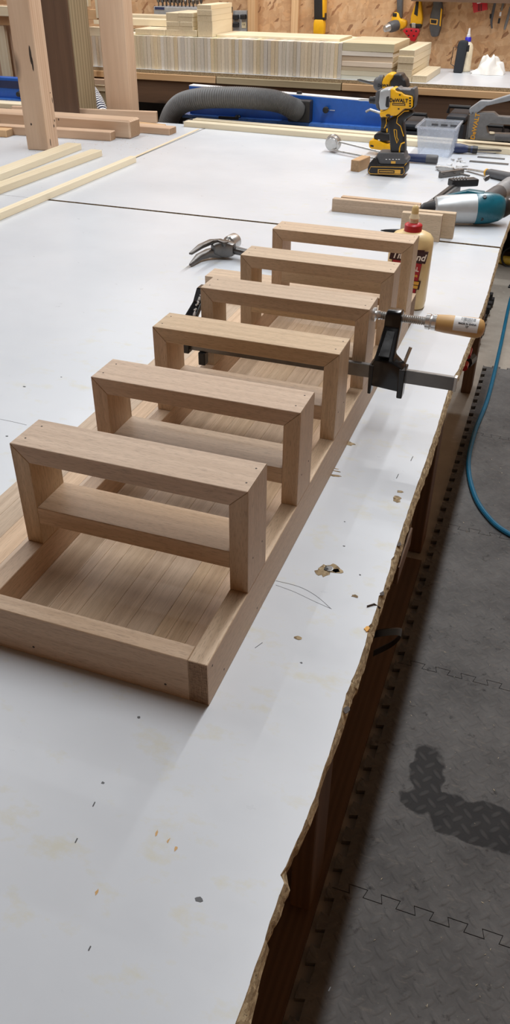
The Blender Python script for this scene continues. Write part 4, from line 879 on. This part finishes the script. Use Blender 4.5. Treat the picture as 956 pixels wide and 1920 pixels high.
# row of boards standing on edge, end grain to the camera
rs = random.Random(11)
xl, xr = onY(172, 128, BF+.02).x, onY(641, 120, BF+.02).x
zt = onY(430, 73, BF+.02).z - BZ
variants = []
x = xl; k = 0; row = []
while x < xr-.008:
    th = rs.choice((.0185, .0195, .019, .0205, .018))
    key = th
    if key not in dict(variants):
        o = obj('board', bx(-th/2+.0003, th/2-.0003, 0, .42, 0, zt), 'poplar', None, (0, 0, 0), grain=1, bevel=.0005, seg=1); variants.append((key, o))
    else:
        o = dict(variants)[key].copy(); COL.objects.link(o)
    o.location = (x+th/2, BF+.012+rs.uniform(0, .006), BZ+rs.uniform(0, .0012)); o.rotation_euler = (0, rs.uniform(-.004, .004), 0)
    row.append(o)
    x += th+.0006; k += 1
def ordinal(n): return '%d%s' % (n, 'th' if 10 <= n % 100 <= 20 else {1: 'st', 2: 'nd', 3: 'rd'}.get(n % 10, 'th'))
for i, o in enumerate(row):
    j = len(row)-1-i
    lb = 'standing board right beside the wide flat pile' if j == 0 else '%s standing board counted leftwards from the wide flat pile' % ordinal(j+1) if j < i else '%s standing board counted from the left end of the long row' % ordinal(i+1)
    tag(o, lb, 'board', 'boards standing on edge on the wall bench')
ZS2 = BZ+zt+.002
def pile_px(l, r, top, bot, y, depth, label, mat='poplar', group='blocks stacked on the standing boards', name='wood_block', cat='wood block', dx=0):
    """A block whose front face spans pixels l..r, top..bot in the plane y."""
    a, b = onY(l, bot, y), onY(r, top, y); m = (a.x+b.x)/2
    o = obj(name, bx(-(b.x-a.x)/2, (b.x-a.x)/2, 0, depth, 0, b.z-a.z), mat, None, (0, 0, 0), grain=1, bevel=.0008, seg=1)
    o.location = (m, y, a.z); ORG[o.name] = Vector(o.location); return tag(o, label, cat, group)
def column(l, r, y, z0, tops, depth, labels, **kw):
    kw.setdefault('mat', 'maple')
    """Blocks piled up from z0; tops are the pixel heights of each top front edge, lowest first."""
    z = z0
    for i, (tp, lb) in enumerate(zip(tops, labels)):
        jl, jr = (rs.uniform(-1, 1), rs.uniform(-1, 1)) if len(tops) > 2 else (0, 0)
        zt_ = onY((l+r)/2, tp, y).z
        a, b = onY(l+jl, 60, y), onY(r+jr, 60, y); dpt = depth*rs.uniform(.93, 1.04)
        o = obj(kw.get('name', 'wood_block'), bx(a.x-(a.x+b.x)/2, b.x-(a.x+b.x)/2, 0, dpt, 0, zt_-z-.0004), kw.get('mat', 'poplar'), None, (0, 0, 0), grain=kw.get('grain', 1), bevel=.0010, seg=1)
        o.location = ((a.x+b.x)/2, y+rs.uniform(-.003, .003), z); o.rotation_euler = (0, 0, rs.uniform(-.012, .012)); ORG[o.name] = Vector(o.location)
        tag(o, lb, kw.get('cat', 'wood block'), kw.get('group')); z = zt_
    return z
G1 = 'small blocks piled on the standing boards'
y1 = BF+.045
column(254, 281, y1, ZS2, [54], .42, ['left one of two flat boards end-on beside the farthest post'], group=G1)
column(281.5, 310, y1, ZS2, [55], .42, ['right one of two flat boards end-on, left of the block piles'], group=G1)
for i, (px0, py, yy, lb) in enumerate(((250, 36, 4.22, 'front long pale board lying crosswise left of the block piles'), (250, 28, 4.36, 'rear long pale board lying crosswise left of the block piles'))):
    p = onY(px0, py+14, yy); q_ = onY(318, py+14, yy)
    o = obj('long_board', bx(p.x-.25, q_.x-i*.01, yy, yy+.10, onY(280, 54, y1).z+.001, onY(280, 54, y1).z+.032+i*.012), 'maple', None, (p.x, yy, 0.25), grain=0, bevel=.001); tag(o, lb, 'board', 'long pale boards on the wall bench')
z1 = column(311, 368, y1, ZS2, [56], .30, ['wide bottom block of the left pile on the standing boards'], group=G1)
cl_ = column(313, 336, y1, z1, [49, 40.5, 24], .28, ['lower thin block, left half of the left pile', 'second thin block, left half of the left pile', 'thick top left block of the left pile'], group=G1)
cl_ = column(336.5, 362, y1, z1, [49.5, 41, 32, 24], .28, ['lower thin block, right half of the left pile', 'second thin block, right half of the left pile', 'third block, right half of the left pile', 'top right block of the left pile'], group=G1)
column(370, 397, y1, ZS2, [40, 29, 18, 9], .30, ['tall bottom block of the right pile on the standing boards', 'second block of the right pile', 'third block of the right pile, just below the top two', 'topmost block of the right pile'], group=G1)
lay = obj('top_board', bx(onY(398, 60, y1).x, onY(640, 60, y1).x-.02, BF+.10, BF+.36, ZS2-.001, ZS2+.010), 'maple', None, (-1.2, BF+.2, ZS2), grain=0, bevel=.001)
tag(lay, 'wide pale board lying flat over the row of standing boards', 'board')
G2 = 'boards stacked flat on the right of the wall bench'
column(643, 741, BF+.02, BZ+.0005, [143, 134, 126, 116, 106, 97, 81], .40, ['lowest board of the wide pile right of the standing row', 'second lowest board of the wide pile', 'third board up in the wide pile', 'middle board of the wide pile', 'fifth board up in the wide pile', 'board under the top one of the wide pile', 'topmost thick board of the wide pile'], group=G2, name='board', cat='board', mat='poplar', grain=0)
column(751, 781, BF+.03, BZ+.0005, [143, 131, 119, 106, 94], .50, ['lowest board of the narrow pile', 'second board up in the narrow pile', 'middle board of the narrow pile', 'board under the top one of the narrow pile', 'topmost board of the narrow pile'], group=G2, name='board', cat='board', mat='maple')
column(782, 810, BF+.03, BZ+.0005, [142], .46, ['single board lying alone right of the narrow pile'], group=G2, name='board', cat='board', mat='maple')

# speaker pouch, second glue bottle, rag on the wall bench
po = thing('black_pouch', 'black cloth covered box standing against the far glue bottle', 'case', (-.40, 4.5, BZ))
yy = 4.50
a, b = onY(850, 133, yy), onY(877, 77, yy)
bm = bmesh.new(); prism(bm, [(a.x-.002, BZ), (b.x-.010, BZ), (b.x, b.z-.012), (b.x-.006, b.z), (a.x+.012, b.z), (a.x+.004, b.z-.012)], yy, yy+.055); obj('case_body', bm, 'charcoal_fabric', po, bevel=.010, seg=3, smooth=True)
obj('side_loop', tb([(a.x+.004, yy+.02, b.z-.03), (a.x-.018, yy+.02, b.z-.032), (a.x-.022, yy+.02, BZ+.04), (a.x-.002, yy+.02, BZ+.03)], .002, 6), 'black_plastic', po)
obj('side_buckle', bx(b.x-.002, b.x+.010, yy+.01, yy+.03, b.z-.05, b.z-.02), 'black_plastic', po, bevel=.002)
g2 = thing('glue_bottle', 'cream glue bottle with blue cap and white nozzle by the back wall', 'glue bottle', (-.36, 4.6, BZ))
yy = 4.60; c = onY(874, 100, yy); t_ = onY(873, 78, yy).z
bm = bmesh.new(); lathe(bm, (c.x, yy, BZ), (c.x, yy, t_), [(0, .030), (.03, .034), (.8, .034), (.92, .028), (1, .016)], 20); obj('bottle_body', bm, 'cream_plastic', g2, smooth=True)
obj('cap', lt((c.x, yy, t_), (c.x, yy, t_+.022), [(0, .0165), (.8, .0160), (1, .013)], 16), 'blue_cap', g2, smooth=True)
obj('nozzle', lt((c.x, yy, t_+.02), (c.x, yy, t_+.062), [(0, .010), (.3, .0095), (.35, .0075), (1, .0045)], 12), 'label_white', g2, smooth=True)
rg = random.Random(9); yy = 4.5
a, b = onY(884, 134, yy), onY(943, 134, yy); pk = onY(922, 94, yy).z-BZ
bm = bmesh.new(); NX, NY = 34, 18; V = []
prof = [(0, .10), (.10, .16), (.2, .32), (.3, .78), (.42, .74), (.52, .78), (.62, 1.0), (.7, .86), (.8, .62), (.9, .5), (.97, .25), (1, .02)]
for i in range(NX+1):
    u = i/NX; row = []
    for j in range(NY+1):
        v = j/NY; e = math.sin(PI*v)**.6
        fold = .82+.13*math.sin(13*u+5*v)+.10*math.sin(27*u-9*v)+.05*math.sin(40*u*v)
        h = interp(prof, u)*pk*e*(fold if 0.05 < u < .95 else 1)
        row.append(bm.verts.new((a.x+(b.x-a.x)*u+.008*math.sin(17*v+6*u), yy-.03+.13*v+.01*math.sin(9*u), BZ+max(h, .0008))))
    V.append(row)
for i in range(NX):
    for j in range(NY): bm.faces.new((V[i][j], V[i+1][j], V[i+1][j+1], V[i][j+1]))
rag = obj('rag', bm, 'rag', None, ((a.x+b.x)/2, yy, BZ), smooth='all'); tag(rag, 'crumpled white rag on the right of the wall bench', 'rag')

# ------------------------------------------------------------------ tools hung on the wall
WY = YB-.055
CW = lambda pts: crop(pts, 570, 0, 3.414)
CX_ = lambda pts: crop(pts, 840, 0, 8.24)
def wslab(name, pts, parent, mat, th=.04, dy=0.0, bevel=.004, cf=CW): return obj(name, pr(traceY(cf(pts), WY), WY+dy, WY+dy+th), mat, parent, bevel=bevel, smooth=True)
wl = thing('work_light', 'black and yellow cordless tool hanging left of the drill', 'power tool', (-1.24, WY, .2))
wslab('tool_body', [(62, -60), (132, -60), (130, 130), (64, 130)], wl, 'black_plastic', .05)
wslab('side_stripe', [(116, -60), (133, -60), (130, 112), (118, 112)], wl, 'yellow_plastic', .052, -.002, .002)
wslab('tool_head', [(66, 124), (122, 126), (127, 160), (124, 222), (58, 215), (60, 150)], wl, 'yellow_plastic', .05, -.004, .006)
wslab('tool_tip', [(72, 222), (106, 224), (104, 242), (74, 240)], wl, 'black_plastic', .03, .01)
wd_ = thing('drill_driver', 'yellow drill hanging on the wall with its silver chuck towards the left', 'power drill', (-.8, WY, .25))
wslab('handle', [(590, -60), (628, -60), (622, 120), (590, 110)], wd_, 'grey_plastic', .04, .01, .006)
wslab('drill_body', [(556, 120), (572, 78), (604, 82), (612, 120), (652, 132), (655, 165), (630, 185), (585, 190), (562, 170)], wd_, 'yellow_plastic', .05, 0, .008)
wslab('drill_slot', [(568, 82), (594, 84), (592, 108), (566, 106)], wd_, 'black_plastic', .01, -.002, .002)
p, q_ = onY(*CW([(595, 160)])[0], WY+.01), onY(*CW([(512, 186)])[0], WY-.06)
obj('chuck_sleeve', lt(p, p+(q_-p)*.62, [(0, .026), (.3, .028), (.8, .027), (1, .024)], 18), 'grey_plastic', wd_, smooth=True)
obj('chuck_nose', lt(p+(q_-p)*.6, q_, [(0, .021), (.5, .020), (.9, .016), (1, .006)], 18), 'steel', wd_, smooth=True)
ws = thing('detail_sander', 'yellow tool with a red triangular sanding pad, hanging on the wall', 'sander', (-.68, WY, .22))
wslab('tool_body', [(678, 160), (684, 100), (704, 40), (720, 0), (740, -40), (750, 50), (757, 120), (750, 165)], ws, 'yellow_plastic', .045, 0, .006)
wslab('body_slot', [(704, 90), (716, 10), (734, 10), (726, 105)], ws, 'black_plastic', .01, -.002, .001)
wslab('front_collar', [(676, 150), (752, 152), (744, 182), (682, 178)], ws, 'black_plastic', .05, -.003, .004)
wslab('blade_clamp', [(690, 146), (715, 148), (714, 180), (690, 180)], ws, 'steel', .01, -.008, .001)
rp = wslab('sanding_pad', [(633, 196), (652, 178), (735, 182), (745, 196), (712, 266), (688, 262)], ws, 'red_plastic', .016, -.016, .003)
for x, y in ((660, 198), (690, 194), (720, 198), (672, 226), (705, 228)): wslab('pad_hole', [(x-5, y-5), (x+5, y-5), (x+5, y+5), (x-5, y+5)], ws, 'ink', .004, -.0168, 0)
wm = thing('multi_tool', 'dark grey multi-tool with yellow edging hanging right of the red pad', 'power tool', (-.57, WY, .24))
wslab('tool_body', [(826, -60), (868, -60), (884, 60), (872, 180), (856, 236), (812, 238), (800, 180), (804, 110), (822, 40)], wm, 'grey_plastic', .05, 0, .010)
wslab('side_trim', [(876, 50), (884, 60), (872, 170), (866, 165)], wm, 'yellow_plastic', .05, -.002, .001)
wslab('switch_frame', [(806, 118), (858, 124), (852, 160), (806, 154)], wm, 'label_yellow', .01, -.003, .002)
wslab('switch', [(812, 124), (850, 129), (846, 152), (812, 148)], wm, 'black_plastic', .01, -.005, .002)
rc_ = thing('red_holder', 'red slotted plastic holder at the top right of the wall', 'tool holder', (-.36, WY, .33))
wslab('holder_plate', [(368, -40), (600, -40), (606, 152), (392, 200), (380, 120)], rc_, 'red_plastic', .03, 0, .002, CX_)
for x in (462, 486, 510): wslab('slot', [(x, 60), (x+10, 60), (x+10, 170), (x, 172)], rc_, 'ink', .004, -.0008, 0, CX_)
wslab('clip', [(446, 44), (508, 34), (510, 46), (448, 58)], rc_, 'label_white', .008, -.004, .001, CX_)
def hang(label, pts, r0, mat, extra=None):
    t = thing('wall_tool', label, 'hand tool', tuple(onY(*CX_([pts[-1]])[0], WY))); P = [onY(*p, WY+.02) for p in CX_(pts)]
    sp = smooth_path(P, 6); N = len(sp); obj('tool_handle', tb(sp, r0, 8, lambda i: r0*(.65+.5*math.sin(PI*min(1, i/N*1.1)))), mat, t, smooth=True)
    if extra:
        for m_, q, r in extra: obj('tool_tip', tb([onY(*p, WY+.01) for p in CX_(q)], r, 8), m_, t)
hang('leftmost of three thin grey hand tools, curved handle, at the right wall', [(740, -40), (720, 60), (690, 200), (668, 330), (678, 440)], .0065, 'grey_plastic', [('black_plastic', [(655, 215), (650, 285)], .004)])
hang('middle of three thin hand tools, white band and black tip', [(870, -40), (850, 60), (820, 170)], .0060, 'dark_steel', [('label_white', [(812, 185), (802, 250)], .0052), ('black_plastic', [(795, 280), (778, 362)], .0058)])
hang('rightmost of three thin grey hand tools at the wall', [(960, 100), (930, 250), (885, 400), (870, 460)], .0065, 'grey_body')
sl = onY(860, 4, YB-.12).z
sh_ = obj('wall_shelf', bx(-.72, .9, YB-.14, YB, sl, sl+.02), 'walnut_stain', None, (0, YB-.07, sl), grain=0); tag(sh_, 'dark shelf edge along the top right of the wall', 'shelf')

# studs, power strip, cables and the bit tray at the back left
def wallpost(name, l, r, bot, mat, y0, th, n_): 
    a, b = onY(l, bot, y0), onY(r, bot, y0)
    o = obj(name, bx(a.x, b.x, y0, y0+th, BZ, ZC), mat, None, (a.x, y0, BZ), grain=2, bevel=.001); tag(o, kind='structure'); return o
wallpost('trim_1', 545, 558, 60, 'pine', YB-.022, .021, 1); wallpost('trim_2', 464, 477, 60, 'pine', YB-.06, .059, 2)
ot = thing('power_strip', 'grey metal power strip with outlets and black plugs on the back wall', 'power strip', (-1.72, YB-.04, .2))
OYY = YB-.045
def oslab(name, pts, parent, mat, th=.02, dy=0, bevel=.001): return obj(name, pr(traceY(crop(pts, 300, 0, 4.78), OYY), OYY+dy, OYY+dy+th), mat, parent, bevel=bevel)
oslab('outlet_box', [(655, 95), (780, 95), (778, 285), (655, 280)], ot, 'grey_iron', .04)
for x, y in ((686, 152), (752, 150), (686, 222)): 
    o_ = oslab('plug', [(x-24, y-22), (x+24, y-22), (x+24, y+22), (x-24, y+22)], ot, 'black_plastic', .03, -.025, .004)
o_ = oslab('outlet', [(732, 198), (772, 198), (772, 252), (732, 252)], ot, 'outlet_cream', .006, -.004, .002)
for x in (744, 758): oslab('outlet_slot', [(x, 212), (x+4, 212), (x+4, 228), (x, 228)], ot, 'ink', .004, -.0045, 0)
for i, (a, b) in enumerate((((590, 40), (640, 260)), ((610, 20), (590, 250)), ((640, 60), (600, 190)), ((575, 90), (585, 270)))):
    P = [onY(*p, OYY-.02) for p in crop([a, ((a[0]+b[0])/2+14*(-1)**i, (a[1]+b[1])/2), b], 300, 0, 4.78)]
    c_ = obj('power_cord', tb(smooth_path(P, 6), .007, 8), 'black_plastic', ot, smooth=True)
bt = thing('bit_rack', 'grey rack full of small dark router bits at the back left', 'bit rack', (-2.1, 4.5, .24))
TYY = 4.5
a, b = onY(288, 21, TYY), onY(372, 21, TYY)
z0 = ZS2
obj('rack_tray', bx(a.x, b.x, TYY, TYY+.15, BZ, onY(330, 13, TYY).z), 'grey_iron', bt, bevel=.004)
obj('rack_label', bx(a.x+.01, a.x+.07, TYY-.002, TYY+.001, onY(330, 19, TYY).z, onY(330, 14, TYY).z), 'navy_plastic', bt)
for i in range(11):
    for j in range(2):
        x = a.x+.02+(b.x-a.x-.04)*i/10; y = TYY+.03+.06*j; zz = onY(330, 13, TYY).z; h = rs.uniform(.03, .055)
        bm = bmesh.new(); lathe(bm, (x, y, zz), (x, y, zz+h), [(0, .004), (.4, .004), (.45, rs.uniform(.008, .013)), (.85, rs.uniform(.008, .013)), (1, .005)], 8); obj('router_bit', bm, 'dark_steel', bt)

# ------------------------------------------------------------------ things behind the posts on the left
def fpiece(name, l, r, t, b, y, th, mat, parent, grain=0): 
    p, q = onY(l, b, y), onY(r, t, y)
    if grain == 2: p.x, q.x = onY(l, (max(t, 0)+min(b, 240))/2, y).x, onY(r, (max(t, 0)+min(b, 240))/2, y).x
    return obj(name, bx(min(p.x, q.x), max(p.x, q.x), y, y+th, min(p.z, q.z), max(p.z, q.z)), mat, parent, grain=grain if mat+'_end' in M else None, bevel=.001, seg=1)
sr = thing('slatted_rack', 'tall slatted wooden rack at the far left behind the nearest post', 'wood rack', (-2.4, 3.3, FLOOR))
fpiece('top_rail', -60, 17, 12, 28, 3.30, .04, 'maple', sr); fpiece('second_rail', -60, 24, 28.5, 45, 3.335, .03, 'pine', sr)
for i, (l, r) in enumerate(((-52, -38), (-24, -9), (4, 20), (32, 46))): fpiece('slat', l, r, 45.5, 232, 3.34, .02, 'pine' if i % 2 else 'maple', sr, 2)
fpiece('back_board', -60, 44, 10, 150, 3.38, .015, 'cedar', sr, 2); fpiece('back_foot', -60, 44, 150.5, 600, 3.38, .015, 'walnut_stain', sr, 2)
fr = thing('timber_trestle', 'pale wooden trestle ends showing between the two rear posts', 'trestle', (-2.25, 3.86, FLOOR))
fpiece('frame_rail', 120, 181, 18, 35, 3.86, .03, 'pine', fr); fpiece('frame_stile', 179, 190, -30, 34, 3.85, .03, 'maple', fr, 2); fpiece('frame_end', 156, 165, -30, 12, 3.85, .03, 'maple', fr, 2)
fpiece('rail_block', 168, 206, 52, 67, 3.90, .05, 'maple', fr); fpiece('lower_stile', 164, 172, 68, 230, 3.88, .03, 'cedar', fr, 2)
fpiece('lower_rail', 172, 206, 162, 170, 3.90, .06, 'maple', fr); fpiece('lower_panel', 172, 206, 170.5, 196, 3.91, .04, 'treated', fr); fpiece('thin_rail', 172, 206, 150, 158, 3.88, .03, 'cedar', fr)
bl = thing('blue_rail', 'blue machine rail with pale edge at the far left', 'machine rail', (-2.2, 2.97, 0))
fpiece('rail_face', -120, 46, 148, 190, 2.97, .05, 'blue_paint', bl); fpiece('rail_foot', -120, 48, 188, 198, 2.94, .09, 'blue_edge', bl)
fpiece('rail_slot', -120, 40, 153, 157, 2.967, .01, 'navy_plastic', bl)
p = onY(38, 176, 2.96); obj('knob', lt((p.x, 2.97, p.z), (p.x, 2.94, p.z), [(0, .006), (.4, .012), (1, .010)], 10), 'black_plastic', bl)
fpiece('stand', -120, 44, 205, 700, 3.0, .3, 'case_black', bl)
hp_ = smooth_path([onY(172, 170, 3.2), onY(182, 186, 3.18), onY(190, 204, 3.14), onY(196, 225, 3.1)], 10)
ho = thing('striped_hose', 'ribbed blue and white hose end between the two rear posts', 'hose', tuple(hp_[0]))
obj('hose_body', tb(hp_, .022, 12), 'navy_plastic', ho, smooth=True)
for i in range(1, len(hp_)-1, 2): obj('white_rib', tb([hp_[i]-(hp_[i+1]-hp_[i])*.35, hp_[i]+(hp_[i+1]-hp_[i])*.35], .0255, 12), 'label_white', ho)

# dark cases under the wall bench
def case(l, r, t, y, dep, label, mat='case_black', foot=-.60):
    p, q = onY(l, t, y), onY(r, t, y); c = thing('tool_case', label, 'tool case', ((p.x+q.x)/2, y, foot))
    obj('case_body', bx(p.x, q.x, y, y+dep, foot, p.z-.03), mat, c, bevel=.012, smooth=True); obj('case_lid', bx(p.x-.004, q.x+.004, y-.004, y+dep, p.z-.029, p.z), mat, c, bevel=.014, smooth=True)
    obj('case_handle', tb([((p.x+q.x)/2-.05, y+.08, p.z-.002), ((p.x+q.x)/2-.045, y+.08, p.z+.025), ((p.x+q.x)/2+.045, y+.08, p.z+.025), ((p.x+q.x)/2+.05, y+.08, p.z-.002)], .008, 8), 'black_plastic', c)
case(755, 790, 230, 3.35, .22, 'dark grey tool case under the wall bench left of the bin', foot=FLOOR)
case(838, 874, 216, 3.45, .25, 'dark navy tool case under the wall bench behind the bin', 'case_black', FLOOR)
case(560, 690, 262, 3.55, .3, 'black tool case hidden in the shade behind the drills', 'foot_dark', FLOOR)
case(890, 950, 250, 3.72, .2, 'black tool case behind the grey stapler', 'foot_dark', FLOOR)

# ------------------------------------------------------------------ on the floor to the right
ph = [onZ(a, b, -.852) for a, b in ((980, 505), (968, 535), (956, 565), (938, 650), (915, 745), (890, 810), (878, 870), (890, 930), (920, 975), (956, 1002), (1000, 1020))]
hz_ = obj('air_hose', tb(smooth_path(ph, 10), .0080, 10), 'blue_hose', None, tuple(ph[4]), smooth=True); tag(hz_, 'blue air hose curving over the grey floor mats', 'air hose')
TS = -.03
ts = thing('toothed_strip', 'pile of black toothed mat edging on bare concrete beyond the mats', 'mat edging', (-.04, 3.3, FLOOR))
obj('edging_base', bx(-.034, -.006, 2.98, 3.62, FLOOR, FLOOR+.05), 'foam_black', ts, bevel=.003)
for i in range(10):
    y = 3.0+i*.062; zz = FLOOR+.012+.022*(i % 3)
    obj('tooth', bx(-.009, .020+.008*(i % 2), y, y+.034, zz, zz+.034), 'foam_black', ts, bevel=.002)
for i in range(5):
    y = 3.02+i*.11; obj('tooth', bx(-.032, -.006, y, y+.036, FLOOR+.045, FLOOR+.08), 'foam_black', ts, bevel=.002)
yt = thing('yellow_tube', 'yellow tube lying on the floor by the right photo edge', 'tube', (.2, 4.2, FLOOR))
a = onZ(934, 484, FLOOR+.03); obj('tube_body', lt((a.x, a.y, FLOOR+.024), (a.x+.5, a.y-.03, FLOOR+.024), [(0, .022), (.02, .024), (1, .024)], 14), 'yellow_tube', yt, smooth=True)
lp = [(a.x+.07+.05*math.cos(t), a.y-.04, FLOOR+.055+.055*math.sin(t)) for t in [k*2*PI/20 for k in range(21)]]
cbl = obj('black_cable', tb(lp+[(a.x+.14, a.y-.12, FLOOR+.006), (a.x+.10, a.y-.4, FLOOR+.006), (a.x+.3, a.y-.42, FLOOR+.006)], .006, 8), 'black_plastic', None, (a.x, a.y, FLOOR), smooth=True); tag(cbl, 'thin black cable looped over the yellow tube', 'cable')
# red handled clamp hanging under the bench edge by the leg
rcx = thing('hanging_clamp', 'red and black spring clamp hanging under the bench edge by the leg', 'clamp', (.06, 2.45, -.45))
p = onX(878, 662, .050); q_ = onX(882, 680, .055)
for nm, pts, r, m_ in (('clamp_handle', [onX(880, 655, .055), onX(876, 668, .055)], .010, 'red_plastic'), ('clamp_body', [onX(884, 672, .055), onX(874, 680, .055)], .018, 'black_plastic'), ('clamp_handle', [onX(873, 682, .056), onX(870, 690, .056)], .010, 'red_plastic')):
    obj(nm, tb(pts, r, 10), m_, rcx, smooth=True)

# ------------------------------------------------------------------ crumbs nobody could count
def crumbs(name, label, cat, n, area, z, sz, mat, seed):
    r = random.Random(seed); bm = bmesh.new()
    for _ in range(n):
        x, y = area(r); a = r.uniform(0, PI); s_ = r.uniform(*sz); c_, d_ = math.cos(a)*s_, math.sin(a)*s_
        vs = [bm.verts.new(p) for p in ((x-c_, y-d_, z), (x+c_, y+d_, z), (x-d_*.4, y+c_*.4, z), (x, y, z+s_*.35))]
        for q in ((0, 1, 3), (1, 2, 3), (2, 0, 3), (0, 2, 1)): bm.faces.new([vs[i] for i in q])
    p = area(random.Random(seed)); o = obj(name, bm, mat, None, (p[0], p[1], z)); tag(o, label, cat, None, 'stuff')
crumbs('sawdust', 'scattered sawdust crumbs around the lumber on the left of the bench', 'sawdust', 260, lambda r: (r.gauss(-1.42, .16), r.gauss(2.30, .14)), .0003, (.0008, .0025), 'tan_paint', 1)
crumbs('floor_debris', 'pale wood specks scattered over the grey floor mats', 'debris', 170, lambda r: (r.uniform(.12, .62), r.uniform(-.3, 2.2)), MATTOP+.0012, (.001, .0035), 'cream_plastic', 2)
